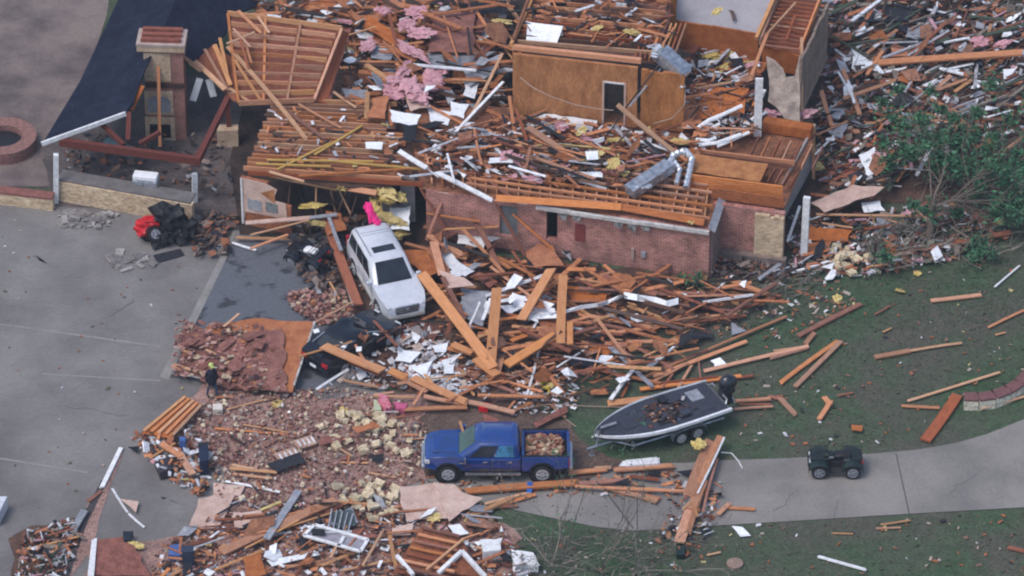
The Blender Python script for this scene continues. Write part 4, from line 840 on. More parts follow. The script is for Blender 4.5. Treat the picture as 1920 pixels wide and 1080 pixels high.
# --- bass boat on its trailer
bow, ster = P(1114, 818, 1.0), P(1348, 742, 1.0); L_ = (ster - bow).length
boat = empty('bass_boat', Vector((bow.x, bow.y, 0)), heading(bow, ster), 'grey decked bass boat with white gunwale sitting on a trailer full of debris', 'boat')
def bw(u): return 1.14 * min(1, (1 - (1 - u / .55) ** 2 if u < .55 else 1)) ** .8 * (1 - .06 * max(0, (u - .7) / .3)) + .05
N_ = 18; gun = []; mb = MB(); rs_ = []
for i in range(N_ + 1):
    u = i / N_; x = u * L_; w = bw(u); zk = .42 + .38 * max(0, 1 - u / .3) ** 2; zg = 1.06 + .06 * (1 - u)
    rs_.append([(x, -w, zg), (x, -w * .97, zg - .12), (x, -w * .62, zk + .16), (x, 0, zk), (x, w * .62, zk + .16), (x, w * .97, zg - .12), (x, w, zg), (x, w * .86, zg - .05), (x, 0, zg - .06), (x, -w * .86, zg - .05)])
rings(mb, rs_); fixn(sub(mb, 'hull', HULL, boat, smooth=35))
for s in (1, -1):
    mb = MB()
    for i in range(N_):
        u0, u1 = i / N_, (i + 1) / N_
        def gp(u, k, dz): w = bw(u) * k; return (u * L_, s * w, 1.06 + .06 * (1 - u) + dz)
        mb.add([gp(u0, 1.02, -.1), gp(u1, 1.02, -.1), gp(u1, 1.02, .03), gp(u0, 1.02, .03), gp(u0, .92, -.03), gp(u1, .92, -.03), gp(u1, .92, .03), gp(u0, .92, .03)], [(0, 1, 2, 3), (4, 7, 6, 5), (3, 2, 6, 7), (0, 4, 5, 1), (0, 3, 7, 4), (1, 5, 6, 2)])
    fixn(sub(mb, 'gunwale', GEL if s < 0 else mat('grey gunwale', (.42, .44, .48), (.3, .32, .36), 2, .4), boat, smooth=40))
mb = MB(); prof = [(u * L_, bw(u) * .915) for u in [.05 + .93 * i / 14 for i in range(15)]]
k = len(prof); dk = [(x, y, 1.075 + .06 * (1 - x / L_)) for x, y in prof] + [(x, -y, 1.075 + .06 * (1 - x / L_)) for x, y in reversed(prof)]
mb.prism(dk, .03); sub(mb, 'deck', CARP, boat)
bx(boat, 'cockpit', BLK, (L_ * .58, -.05, 1.10), (1.5, 1.5, .03)); bx(boat, 'console', KPAINT, (L_ * .6, .55, 1.22), (.35, .45, .3), .05)
bx(boat, 'seat', CARP, (L_ * .68, .5, 1.16), (.45, .45, .16), .04); bx(boat, 'seat', CARP, (L_ * .68, -.5, 1.16), (.45, .45, .16), .04)
bx(boat, 'hatch', GRP, (L_ * .84, .4, 1.092), (.6, .7, .02)); bx(boat, 'hatch', CARP, (L_ * .84, -.4, 1.1), (.7, .7, .02)); bx(boat, 'hatch', CARP, (L_ * .28, 0, 1.14), (.8, .8, .02))
bx(boat, 'trolling_motor', GRP, (.75, .12, 1.22), (.75, .12, .1), .03); mb = MB(); mb.tube([(.45, .1, 1.2), (.2, -.2, 1.28), (.0, -.35, 1.26)], .03); sub(mb, 'motor_shaft', IRON, boat)
mb = MB(); mb.tube([(L_ - .1, -.75, 1.1), (L_ + .02, -.6, 1.24), (L_ + .02, -.3, 1.24)], .04); mb.tube([(L_ - .1, .75, 1.1), (L_ + .02, .6, 1.24), (L_ + .02, .3, 1.24)], .04); sub(mb, 'stern_rail', STEEL, boat)
M_b = Matrix.Translation(boat.location) @ Matrix.Rotation(boat.rotation_euler.z, 4, 'Z')
om = empty('outboard_motor', (0, 0, 0), 0); om.parent = boat
mb = MB(); mb.blob((L_ + .36, -.1, 1.62), (.42, .33, .40), 2, .06, sub=3); mb.box((L_ + .34, -.1, 1.28), (.5, .42, .2)); sub(mb, 'cowling', mat('gloss black cowling', (.012, .014, .02), (.016, .02, .03), 3, .25, None, coat=.5), om, smooth=50)
bx(om, 'cowl_stripe', GRP, (L_ + .36, .225, 1.58), (.4, .02, .05)); bx(om, 'leg', BLK, (L_ + .42, -.1, .9), (.26, .2, .75), .03); bx(om, 'bracket', IRON, (L_ + .12, -.1, 1.12), (.25, .4, .4), .02)
mb = MB(); mb.lathe([(.02, -.05), (.16, -.02), (.16, .02), (.02, .05)], M_b.to_3x3().to_4x4().inverted() @ M_b.to_3x3().to_4x4() @ Matrix.Translation((L_ + .62, -.1, .58)) @ Matrix.Rotation(R(90), 4, 'Y'), 8); sub(mb, 'propeller', STEEL, om)
# heap of leaves and scraps in the cockpit
mb = MB(); rr = random.Random(9)
for i in range(130):
    x, y = L_ * .56 + rr.gauss(0, .5), rr.gauss(-.05, .38); L = rr.uniform(.06, .28)
    mb.box((0, 0, 0), (L, L * rr.uniform(.2, .8), rr.uniform(.02, .07)), M_b @ Matrix.Translation((x, y, 1.13 + max(0, .16 - abs(y) * .2) * rr.random())) @ Matrix.Rotation(rr.uniform(0, 6), 4, 'Z') @ Matrix.Rotation(rr.gauss(0, .5), 4, 'X'))
tag(mb.build('debris', mat('cockpit debris', None, None, 6, .9, palette=[((.07, .04, .036), 6), ((.14, .06, .045), 4), ((.06, .05, .05), 4), ((.35, .18, .11), 2), ((.4, .38, .38), 1), ((.05, .06, .09), 2)])), kind='stuff')
tr = empty('boat_trailer', boat.location, boat.rotation_euler.z, 'grey tandem wheel boat trailer carrying the bass boat, its tongue at the pickup', 'trailer')
mb = MB(); mb.tube([(-.35, 0, .45), (.9, 0, .45), (1.5, .7, .45), (L_ - .2, .8, .45)], .05); mb.tube([(.9, 0, .45), (1.5, -.7, .45), (L_ - .2, -.8, .45)], .05)
for x in (1.6, 3.0, 4.6): mb.tube([(x, -.75, .45), (x, .75, .45)], .045)
sub(mb, 'frame', STEEL, tr)
mb = MB(); mb.tube([(-.1, .0, .45), (-.1, 0, .08)], .05); mb.box((-.1, 0, .04), (.2, .2, .06)); sub(mb, 'jack', GRP, tr)
mb = MB(); mb.tube([(.15, 0, .45), (.15, 0, 1.0)], .05); mb.box((.2, 0, .9), (.2, .25, .2)); sub(mb, 'winch_post', STEEL, tr)
mb = MB(); mb.tube([(.2, .55, .5), (2.2, 1.0, .5), (2.3, 1.05, .2)], .04); sub(mb, 'guide_rail', WH, tr)
for s in (1, -1):
    for x in (L_ * .6, L_ * .6 + .78): wheel(tr, x, s * .98, .32, .22, RIMM, 5)
    mb = MB(); c_ = L_ * .6 + .39; pts = [(c_ + .82 * math.cos(math.pi * k / 10), .36 + .42 * math.sin(math.pi * k / 10) ** .5) for k in range(11)]
    for p0, p1 in zip(pts[:-1], pts[1:]): mb.add([(p0[0], s * .86, p0[1]), (p1[0], s * .86, p1[1]), (p1[0], s * 1.12, p1[1]), (p0[0], s * 1.12, p0[1]), (p0[0], s * .86, p0[1] - .03), (p1[0], s * .86, p1[1] - .03), (p1[0], s * 1.12, p1[1] - .03), (p0[0], s * 1.12, p0[1] - .03)], MB.BOXF)
    fixn(sub(mb, 'fender', STEEL, tr))

# ------------------------------------------------------------------ the person walking at the edge of the shingled slab
JEAN = mat('blue jeans', (.035, .07, .14), (.025, .05, .10), 12, .9); COAT = mat('navy coat', (.016, .017, .035), (.010, .011, .024), 12, .9); SKIN = mat('skin', (.48, .27, .19), None, 8, .6); BOOT = mat('dark boots', (.06, .035, .03), None, 8, .8); LIMEC = mat('lime cap', (.55, .66, .22), (.45, .56, .18), 8, .8)
def skinned(name, joints, edges, mats, pick, root=0):
    me = bpy.data.meshes.new(name); me.from_pydata([j[:3] for j in joints], edges, []); o = bpy.data.objects.new(name, me); COL.objects.link(o)
    sk = o.modifiers.new('skin', 'SKIN'); sk.use_smooth_shade = True
    for i, j in enumerate(joints):
        d = me.skin_vertices[0].data[i]; d.radius = (j[3], j[4] if len(j) > 4 else j[3]); d.use_root = i == root
    sb = o.modifiers.new('sub', 'SUBSURF'); sb.levels = sb.render_levels = 1
    dg = bpy.context.evaluated_depsgraph_get(); m2 = bpy.data.meshes.new_from_object(o.evaluated_get(dg)); o.modifiers.clear(); o.data = m2; m2.materials.clear()
    for m in mats: m2.materials.append(m)
    for p in m2.polygons: p.material_index = pick(p.center); p.use_smooth = True
    return o
per = empty('person', P(398, 745, .03), R(-60), 'person in a dark navy coat, blue jeans and lime cap standing beside shingled slab', 'person')
J = []; E = []
def jt(*a): J.append(a); return len(J) - 1
def ln(*ids): E.extend(zip(ids[:-1], ids[1:]))
pel = jt(0, 0, .95, .15, .12); wst = jt(0, 0, 1.12, .15, .11); chs = jt(0, 0, 1.34, .18, .12); nk = jt(0, 0, 1.50, .06); hd = jt(.02, 0, 1.60, .085, .09); tp = jt(.02, 0, 1.71, .08, .085)
ln(pel, wst, chs, nk, hd, tp)
for s in (1, -1):
    hp = jt(0, s * .10, .88, .09); kn = jt(s * .10 + .03, s * .13, .49, .062); an = jt(s * .17, s * .15, .10, .045); toe = jt(s * .17 + .18, s * .16, .04, .04)
    ln(pel, hp, kn, an, toe)
    sh = jt(0, s * .19, 1.40, .07); el = jt(-.05, s * .27, 1.12, .048); wr = jt(.06, s * .25, .90, .032); pm = jt(.09, s * .245, .82, .03); ln(chs, sh, el, wr, pm)
    for f, (dx, dl) in enumerate(((-.027, .06), (-.009, .075), (.009, .07), (.027, .055))):
        f1 = jt(.10 + dx, s * .24, .775, .009); f2 = jt(.115 + dx, s * .232, .775 - dl, .008); ln(pm, f1, f2)
    th = jt(.13, s * .225, .80, .010); th2 = jt(.145, s * .22, .765, .009); ln(pm, th, th2)
pbod = skinned('person_body', J, E, [SKIN, JEAN, BOOT, COAT], lambda c: 2 if c.z < .12 else 1 if c.z < .86 and abs(c.y) < .22 and c.z > .12 and c.x < .2 and not (c.z > .6 and abs(c.y) > .2) else 3 if c.z > .9 and c.z < 1.50 else 0)
pbod.parent = per
mb = MB(); rings(mb, [[(.20 * math.cos(a * math.pi / 6) * k, .24 * math.sin(a * math.pi / 6) * k, z) for a in range(12)] for z, k in ((.76, .92), (.95, .9), (1.12, .84), (1.32, .92), (1.45, .7), (1.52, .36))]); o = sub(mb, 'coat', COAT, per, smooth=50)
mb = MB(); mb.blob((.015, 0, 1.735), (.115, .105, .09), 1, .04); mb.box((.13, 0, 1.70), (.12, .15, .02)); sub(mb, 'cap', LIMEC, per, smooth=50)
mb = MB(); mb.blob((.122, 0, 1.615), (.025, .016, .025), 1, 0, sub=1); mb.box((.108, 0, 1.575), (.012, .05, .008)); sub(mb, 'face', SKIN, per)
for s in (1, -1):
    mb = MB(); mb.blob((.108, s * .036, 1.645), (.010, .012, .008), 1, 0, sub=1); sub(mb, 'eye', BLK, per); mb = MB(); mb.blob((.02, s * .10, 1.62), (.025, .012, .035), 1, 0, sub=1); sub(mb, 'ear', SKIN, per)
tag(sheet('pale_box', [(399, 757), (417, 757), (417, 768), (399, 768)], mat('pale carton', (.68, .62, .56), (.55, .5, .45), 5), .28, h=.32), 'small pale carton on the ground at the feet of the person', 'box')

# ------------------------------------------------------------------ loose boards read off the photograph: x1 y1 x2 y2 width colour height1 height2
planks("""
790 513 925 690 .46 b 1.5 .75
932 535 920 680 .44 b 1.3 .8
1036 500 975 604 .42 b 1.3 .9
1056 516 1051 645 .38 b 1.2 .75
1069 604 1069 646 .26 b .8
950 684 1042 628 .42 b .75 .8
848 645 886 662 .30 b .7
892 672 932 704 .45 b .8 .6
930 700 938 668 .36 o .5
812 450 830 520 .35 o 1.2 .9
830 520 870 600 .22 r 1.0 .5
868 430 952 520 .16 o 1.2 .5
880 395 935 500 .22 r 1.6 .6
905 470 960 505 .18 o .6
930 480 1005 520 .14 o .5
920 500 1000 560 .14 o .5
960 470 1010 540 .12 r .5
800 440 870 480 .3 o .8 .6
985 560 1045 535 .2 o .5
960 560 1060 600 .16 r .4
935 600 1050 585 .16 o .4
940 625 1075 612 .14 o .35
1085 540 1265 552 .2 r .5 .3
1130 518 1232 552 .34 r .4
1060 505 1120 506 .2 o .5
1120 522 1200 555 .16 o .5
1080 520 1130 545 .16 r .5
1260 556 1440 552 .12 o .35
1262 548 1380 556 .2 r .3
1360 521 1442 553 .22 o .3
1350 540 1410 530 .2 o .25
1375 540 1465 555 .14 r .2
1240 566 1378 583 .13 r .3
1150 580 1215 612 .14 o .35
1100 592 1222 612 .2 o .4
1060 606 1110 592 .16 o .4
1100 602 1180 618 .18 r .35
1190 608 1382 588 .16 o .4 .2
1140 626 1232 612 .2 o .35
1230 610 1400 591 .14 r .25
1180 641 1306 641 .18 o .3
1190 648 1262 692 .16 r .3
1140 640 1185 672 .2 r .35
1090 640 1150 665 .16 o .35
1050 655 1105 650 .14 t .3
1210 706 1475 593 .15 o .3 .15
1225 706 1400 640 .18 o .25 .15
1240 690 1330 655 .16 r .25
1215 720 1290 680 .14 o .25
1235 718 1346 706 .16 r .2
1270 731 1298 683 .12 o .2
1310 672 1314 712 .07 r .15
1240 729 1262 700 .1 r .2
1320 696 1516 649 .18 o .15
1090 660 1180 720 .12 r .3
1200 730 1390 705 .2 o .15
1340 712 1416 704 .16 r .14
1138 757 1250 745 .36 b .14
1376 752 1450 747 .2 o .14
1374 767 1450 762 .14 o .14
1385 758 1445 757 .1 r .2
1460 744 1494 780 .22 o .12
1440 742 1475 752 .16 r .12
1536 786 1558 752 .22 o .12
1545 744 1557 760 .22 o .12
1570 742 1600 736 .1 r .1
1462 719 1575 637 .2 o .1
1491 725 1577 640 .22 o .12
1440 672 1514 651 .24 o .1
1450 658 1512 649 .1 t .16
1497 630 1614 570 .26 r .1
1510 645 1527 624 .2 o .14
1640 670 1706 658 .24 o .1
1706 658 1804 643 .13 t .1
1745 564 1840 553 .2 o .1
1640 590 1669 573 .1 r .1
1655 623 1671 615 .1 t .08
1853 614 1922 581 .13 o .1
1866 628 1886 623 .1 t .08
1702 752 1875 698 .14 t .1
1690 761 1762 765 .14 o .1
1735 826 1795 741 .46 r .12
1840 766 1925 742 .12 t .1
1864 539 1913 497 .09 w .08
1530 1042 1626 1069 .15 w .08
1650 984 1709 975 .11 t .08
1642 991 1690 989 .08 o .08
1343 968 1370 942 .2 o .16
1366 952 1416 955 .16 o .1
1325 1041 1352 1035 .1 t .08
1890 1026 1925 1034 .2 r .08
1700 475 1895 436 .26 r .14 .3
1740 458 1800 466 .2 w .2
1690 476 1760 460 .2 o .14
1560 1000 1600 1001 .06 t .05
600 645 722 697 .46 b 1.35 .7
612 662 715 704 .2 r .6 .45
722 690 768 712 .34 b .7 .5
735 700 800 735 .2 o .4
770 706 880 757 .34 b .6 .4
790 742 870 757 .2 o .3
700 742 780 745 .12 t .3
756 768 876 764 .2 o .25
870 752 965 774 .22 o .3
960 772 1000 752 .16 o .2
795 700 830 742 .12 t .5
772 714 876 702 .08 t .45
774 760 802 718 .12 o .45
640 712 712 726 .13 t .3
836 715 860 700 .08 t .4
700 740 740 735 .1 o .3
745 720 790 712 .14 o .4
880 700 930 690 .16 r .3
960 700 1040 680 .12 o .25
940 715 1010 690 .1 r .25
955 640 1000 625 .2 o .4
965 730 1020 700 .08 t .2
1000 705 1060 690 .1 r .2
1030 735 1082 752 .1 t .14
1165 745 1180 715 .1 r .2
540 455 600 470 .1 t .2
640 600 690 690 .12 o 1.4 .9
560 668 660 640 .12 t .9 1.35
700 600 745 650 .14 r 1.1 .8
785 345 840 440 .16 r 2.6 .8
840 350 800 450 .14 r 2.6 .6
930 380 985 480 .16 r 2.4 .5
800 400 900 415 .14 o 1.4 1.6
830 430 935 425 .12 t 1.0 1.2
960 400 1040 470 .12 o 2.0 .5
612 412 672 572 .42 r .9 .5
616 405 640 470 .16 g 1.2 1.0
628 470 664 572 .14 w .6 .3
662 566 560 622 .1 o .7 .6
614 522 636 560 .08 t .35
705 640 748 612 .12 r .7
470 466 540 440 .16 o .5
435 455 480 469 .12 w .1
470 440 580 412 .12 t .4 1.0
440 445 560 448 .16 t .25
1335 822 1290 930 .46 o .5 .45
1352 815 1312 905 .26 o .6 .5
1318 900 1296 955 .42 o .42 .35
1300 940 1272 1022 .44 o .3 .2
1316 920 1290 1000 .22 o .35 .25
1358 820 1308 925 .08 w .62 .5
1345 860 1318 960 .1 r .4 .3
1325 850 1282 940 .12 r .5 .4
1280 955 1300 935 .12 t .4
1308 968 1298 938 .12 t .4
1150 881 1268 872 .24 o .2
1066 886 1138 880 .22 o .2
1112 878 1148 876 .2 t .24
866 922 1085 905 .36 o .18 .3
1078 912 1288 921 .16 o .25
1080 908 1182 900 .24 r .2
1140 915 1232 938 .2 o .14
1180 922 1240 936 .2 o .1
1202 930 1232 941 .24 t .14
905 946 1000 922 .16 t .14
872 972 965 932 .26 t .2
890 962 1008 926 .16 o .14
930 950 972 948 .18 r .1
1240 900 1180 892 .2 r .2
415 1036 630 938 .42 o .3 .4
525 992 632 958 .1 t .35
402 803 540 815 .12 o .12
455 796 562 815 .08 t .14
425 768 515 745 .08 t .14
430 878 520 886 .14 t .25
436 888 512 897 .14 t .2
432 871 480 880 .14 t .3
415 901 526 923 .11 w .14
592 731 654 692 .12 w .8 .4
210 915 240 962 .1 w .06
240 962 272 990 .1 w .06
190 916 228 838 .2 w .08
165 940 190 920 .16 r .08
640 867 690 868 .1 t .12
690 886 742 895 .1 t .12
560 820 600 800 .12 r .14
490 840 560 800 .1 r .14
280 860 330 830 .12 t .5
300 830 345 860 .26 o .7 .5
335 850 362 890 .3 o .5 .4
262 840 300 822 .1 w .06
100 1062 160 955 .3 g .2
60 1052 130 1020 .1 o .3
50 1030 150 1005 .12 t .3
70 1010 140 990 .1 r .3
400 1070 520 1020 .12 t .25
600 1062 700 1020 .16 t .25
620 1045 650 985 .1 t .35
560 1040 640 1010 .14 o .3
520 1062 640 1056 .14 o .2
640 1070 740 1050 .12 t .2
680 1060 720 990 .12 t .4
560 975 460 1028 .1 t .4
500 1010 560 920 .3 g .5 .3
730 1000 745 1070 .16 t .35
985 235 1088 306 .30 o 3.7 3.1
1156 195 1268 288 .22 t 4.6 3.4
748 283 800 315 .22 w 3.6 3.4
816 322 925 377 .22 w 3.4 2.8
945 152 850 252 .14 w 4.0 3.2
942 100 885 215 .14 t 4.4 3.2
968 205 1000 300 .14 r 3.6 3.0
955 180 968 260 .14 o 3.8 3.0
905 330 960 370 .14 r 3.0
1150 275 1185 240 .1 d 3.2 4.0
1240 128 1180 200 .1 g 5.4 4.4
1270 240 1420 243 .1 o 3.2
1300 262 1412 240 .1 o 3.1 3.4
1408 145 1440 60 .16 o 3.8 5.0
1640 118 1925 98 .42 o .6 1.1
1578 125 1612 215 .2 o .6
1572 135 1602 190 .1 w .8
1655 95 1625 140 .16 o .6
1620 105 1690 50 .18 o .5
1700 205 1765 220 .2 o .4
1720 175 1800 215 .22 o .4
1750 170 1785 140 .2 o .5
1790 172 1822 150 .16 t .5
1690 160 1740 180 .16 r .5
1640 205 1720 200 .12 r .4
1500 385 1476 455 .12 w 1.4 .4
1530 402 1710 405 .12 t .7 .6
1540 418 1600 427 .1 t .5
1680 340 1705 305 .18 o .4
1850 310 1925 250 .16 t .4 .8
1700 400 1745 375 .12 r .4
1620 430 1690 420 .16 r .4
1450 520 1480 500 .14 g .2
1420 525 1470 490 .2 g .3
1480 512 1560 488 .14 w .2
1560 500 1610 503 .12 o .2
1340 545 1375 515 .1 w .25
""")
planks("""
1070 614 1126 622 .14 w .4
985 750 1014 642 .1 w .3
1145 749 1188 692 .18 w .35
1036 694 1098 655 .08 w .3
1140 648 1185 688 .2 g .4
1185 688 1225 726 .2 g .3
1214 690 1246 665 .2 m .3
1246 665 1280 636 .12 m .3
1000 615 1020 575 .1 w .5
880 610 900 565 .1 w .5
845 680 865 662 .1 w .4
920 560 905 600 .14 m .6
990 745 1012 715 .16 w .2
1003 752 1020 720 .12 g .2
1660 135 1700 128 .16 m .5
1690 165 1660 150 .2 w .5
1760 128 1810 140 .2 m .6
1770 80 1822 70 .14 m .6
1655 140 1640 120 .2 m .6
1590 150 1602 195 .12 w .8
1655 195 1672 188 .16 m .5
1620 260 1640 245 .16 m .5
1600 285 1620 268 .2 m .5
1580 350 1562 370 .14 m .4
1720 220 1770 232 .1 m .5
1850 220 1900 206 .1 m .5
""", group='white strips thrown about the wrecked house')

# ------------------------------------------------------------------ random boards, each its own object, thick where the photograph shows them thick
def rand_boards(poly, n, seed, lens=(.7, 2.2), w=(.07, .2), cols='ooorrtdw', h=(.05, .5), ang=None, spread=.8, solo=10, m=None, group='loose boards thrown about the wrecked house'):
    """the first of them as boards of their own, the others (past the count) as one mass"""
    rr = random.Random(seed); mb = MB()
    for i, (x, y) in enumerate(spots(poly, n, rr)):
        L = rr.uniform(*lens) * (1 if i >= solo else 1.25); a = rr.uniform(0, math.pi) if ang is None else rr.gauss(ang, spread)
        dx, dy = math.cos(a) * L * 43 / 2, -math.sin(a) * L * 25.3 / 2; hh = rr.uniform(*h); h2 = max(.04, hh + rr.uniform(-.2, .2)); ww = rr.uniform(*w)
        if i < solo: plank(x - dx, y - dy, x + dx, y + dy, ww, hh, h2, rr.choice(cols), group=group)
        else: mb.beam(P(x - dx, y - dy, hh), P(x + dx, y + dy, h2), ww, max(.03, ww * .35), roll=rr.uniform(-.4, .4))
    if mb.v: tag(mb.build('wood_debris', m or SCR_WOOD), kind='stuff')
Z_MAIN = [(800, 440), (1000, 500), (1310, 520), (1440, 560), (1340, 620), (1220, 700), (1130, 740), (960, 770), (880, 740), (840, 640), (800, 560)]
Z_BRICK = [(400, 735), (640, 725), (760, 755), (800, 800), (790, 900), (640, 930), (560, 960), (410, 940), (390, 850), (300, 810), (370, 770)]
Z_BOT = [(300, 1030), (360, 985), (420, 940), (640, 940), (740, 920), (900, 950), (1000, 1040), (1000, 1090), (270, 1090)]
Z_ATT = [(800, 250), (960, 215), (1290, 250), (1300, 330), (1230, 350), (1000, 340), (800, 325)]
Z_UPL = [(480, 5), (960, -20), (950, 110), (950, 230), (860, 260), (760, 210), (640, 190), (650, 70), (480, 30)]
Z_ATT2 = [(1290, 85), (1420, 110), (1430, 240), (1300, 290), (1285, 180)]
Z_RIGHT = [(1550, -20), (1940, -20), (1940, 260), (1800, 280), (1680, 340), (1560, 400), (1530, 300), (1545, 100)]
Z_RLOW = [(1480, 400), (1600, 400), (1800, 380), (1900, 440), (1820, 480), (1600, 520), (1480, 510)]
Z_LAWN = [(1330, 560), (1560, 510), (1900, 480), (1930, 700), (1700, 830), (1400, 860), (1380, 780)]
Z_LAWN2 = [(960, 975), (1130, 995), (1400, 985), (1920, 960), (1920, 1080), (950, 1080)]
rand_boards(Z_MAIN, 135, 21, (.8, 3.4), (.06, .2), 'ooooorrrtd', (.15, .75), .08, .6, 22)
rand_boards(Z_RIGHT, 260, 22, (.7, 3.0), (.06, .19), 'oorrrtdrgw', (.1, .7), .55, .7, 22, SCR_RIGHT)
rand_boards(Z_ATT, 120, 23, (.7, 2.8), (.05, .17), 'oorrtrdw', (2.9, 3.5), -.25, .6, 8, SCR_MIX)
rand_boards(Z_UPL, 150, 24, (.9, 3.6), (.08, .26), 'oorrtd', (1.8, 3.2), -.3, .9, 12)
rand_boards(Z_BOT, 90, 25, (.5, 2.2), (.05, .17), 'ootrtw', (.1, .45), .45, .5, 8, SCR_MIX)
rand_boards(Z_BRICK, 30, 26, (.4, 1.3), (.05, .12), 'otrt', (.1, .25), .3, .8, 4)
rand_boards(Z_ATT2, 50, 27, (.5, 1.6), (.06, .16), 'oorrtw', (2.9, 3.6), .5, .7, 4, SCR_MIX)
rand_boards(Z_RLOW, 40, 28, (.4, 1.6), (.05, .14), 'oortg', (.1, .4), .3, .6, 4, SCR_RIGHT)
rand_boards([(970, 60), (1250, 90), (1260, -20), (1010, -30)], 50, 29, (.5, 2.0), (.06, .16), 'oort', (6.0, 6.4), .1, .6, 0)

# ------------------------------------------------------------------ uncounted scraps
scraps('wood_debris', Z_MAIN, 1000, SCR_WOOD, (.08, .5), (.08, .4), 0, .45, .5, 31, .1)
scraps('wood_debris', [(640, 470), (800, 600), (900, 740), (620, 720), (720, 610)], 420, SCR_PALE, (.08, .45), (.2, .8), .02, .2, .4, 32)
scraps('debris', [(800, 600), (930, 700), (900, 740), (760, 720), (740, 620)], 320, SCR_PALE, (.1, .5), (.2, .9), .04, .2, .4, 33)
scraps('rubble', Z_BRICK, 3200, SCR_BRICK, (.05, .17), (.3, .8), 0, .18, .4, 34, None, (.03, .12), .6)
scraps('rubble', Z_BRICK, 520, mat('pale stone scraps', None, None, 6, .92, palette=[((.62, .52, .38), 4), ((.48, .38, .3), 3), ((.33, .27, .25), 3), ((.7, .66, .6), 1)]), (.06, .24), (.5, .9), .03, .18, .4, 134, None, (.04, .14), .7)
scraps('rubble', [(330, 600), (540, 615), (535, 735), (320, 705)], 520, SCR_BRICK, (.06, .3), (.3, .9), .42, .16, .3, 35)
scraps('rubble', [(540, 545), (640, 540), (665, 590), (600, 610), (545, 575)], 420, SCR_BRICK, (.1, .35), (.3, .8), 0, .2, .4, 36, None, (.03, .12), .6)
scraps('debris', Z_BOT, 1300, SCR_MIX, (.08, .4), (.1, .7), 0, .3, .45, 37)
scraps('rubble', Z_BOT, 1800, SCR_BRICK, (.06, .22), (.3, .8), 0, .12, .4, 38)
scraps('debris', Z_ATT, 850, SCR_MIX, (.12, .6), (.1, .6), 2.75, .5, .5, 39, -.1)
o = sheet('debris', [(x, y, .95) for x, y in Z_UPL], mat('packed debris mound', (.16, .08, .055), (.07, .042, .036), 1.6, .95, None, fine=(7, .4), bump=.8), .9, .3, 77); tag(o, kind='stuff')
scraps('debris', Z_UPL, 1100, SCR_MIX, (.12, .6), (.1, .7), 1.0, 1.6, .5, 40, -.1)
scraps('debris', Z_ATT2, 700, SCR_MIX, (.12, .6), (.1, .6), 2.7, .6, .5, 41)
scraps('debris', Z_RIGHT, 2400, SCR_RIGHT, (.1, .55), (.12, .8), 0, .55, .5, 42, .5)
scraps('debris', Z_RLOW, 900, SCR_RIGHT, (.1, .5), (.1, .6), 0, .3, .5, 43)
rg = random.Random(91); mb = MB()
for z, n in ((Z_LAWN, 1500), (Z_LAWN2, 800), ([(1380, 500), (1920, 460), (1920, 600), (1400, 640)], 2000)):
    for x, y in spots(z, n, rg):
        p = P(x, y, 0)
        if abs(y - (990 - .02 * x)) < 0: continue
        for j in range(2):
            a = rg.uniform(0, 6.3); L = rg.uniform(.02, .055); d = Vector((math.cos(a), math.sin(a), 0)) * L; u = Vector((-d.y, d.x, rg.uniform(.005, .02))); p.z += .004; mb.add([p - d, p + d, p + d * .6 + u, p - d * .6 + u], [(0, 1, 2, 3)])
tag(mb.build('grass', mat('grass tufts', None, None, 4, .95, palette=[((.045, .085, .042), 4), ((.06, .12, .055), 4), ((.085, .10, .06), 3), ((.095, .088, .066), 2)])), kind='stuff')
scraps('debris', Z_LAWN, 300, mat('leaf litter', None, None, 6, .95, palette=[((.13, .095, .07), 4), ((.095, .075, .055), 4), ((.2, .16, .12), 2), ((.09, .10, .06), 3)]), (.025, .08), (.3, .9), 0, .01, .2, 144)
scraps('debris', Z_LAWN2, 90, MATS['leaf litter'], (.025, .07), (.3, .9), 0, .01, .2, 145)
scraps('debris', Z_LAWN, 260, SCR_LAWN, (.05, .22), (.2, .7), 0, .03, .2, 44)
scraps('debris', [(1380, 520), (1560, 500), (1620, 580), (1440, 640), (1340, 620)], 260, SCR_LAWN, (.06, .3), (.2, .7), 0, .04, .2, 45)
scraps('debris', Z_LAWN2, 150, SCR_LAWN, (.05, .22), (.2, .7), 0, .03, .2, 46)
scraps('debris', [(0, 400), (420, 470), (300, 700), (380, 740), (240, 830), (150, 990), (0, 1000)], 60, SCR_LAWN, (.04, .16), (.3, .8), .01, .02, .1, 47)
scraps('rubble', [(110, 395), (225, 400), (200, 430), (110, 425)], 60, mat('grey concrete chunks', None, None, 6, .9, palette=[((.24, .22, .21), 3), ((.16, .15, .15), 3), ((.32, .3, .29), 1)]), (.1, .5), (.3, .8), .01, .06, .2, 48)
scraps('rubble', [(200, 468), (300, 475), (300, 500), (210, 510)], 34, MATS['grey concrete chunks'], (.1, .5), (.3, .8), .01, .05, .2, 49)
scraps('debris', [(380, 400), (440, 400), (430, 470), (370, 480), (350, 440)], 260, mat('dark scraps', None, None, 6, .9, palette=[((.08, .06, .06), 5), ((.14, .085, .065), 4), ((.025, .025, .035), 3), ((.22, .17, .15), 2), ((.28, .11, .06), 2), ((.3, .3, .33), 1)]), (.1, .5), (.2, .8), 0, .35, .5, 50)
scraps('debris', [(1330, 470), (1470, 485), (1480, 520), (1340, 525), (1320, 500)], 260, MATS['dark scraps'], (.08, .42), (.1, .7), 0, .4, .5, 51)
scraps('debris', [(540, 420), (720, 400), (760, 440), (650, 440), (640, 560), (580, 540), (545, 480)], 420, MATS['dark scraps'], (.08, .42), (.1, .7), 0, .5, .5, 52)
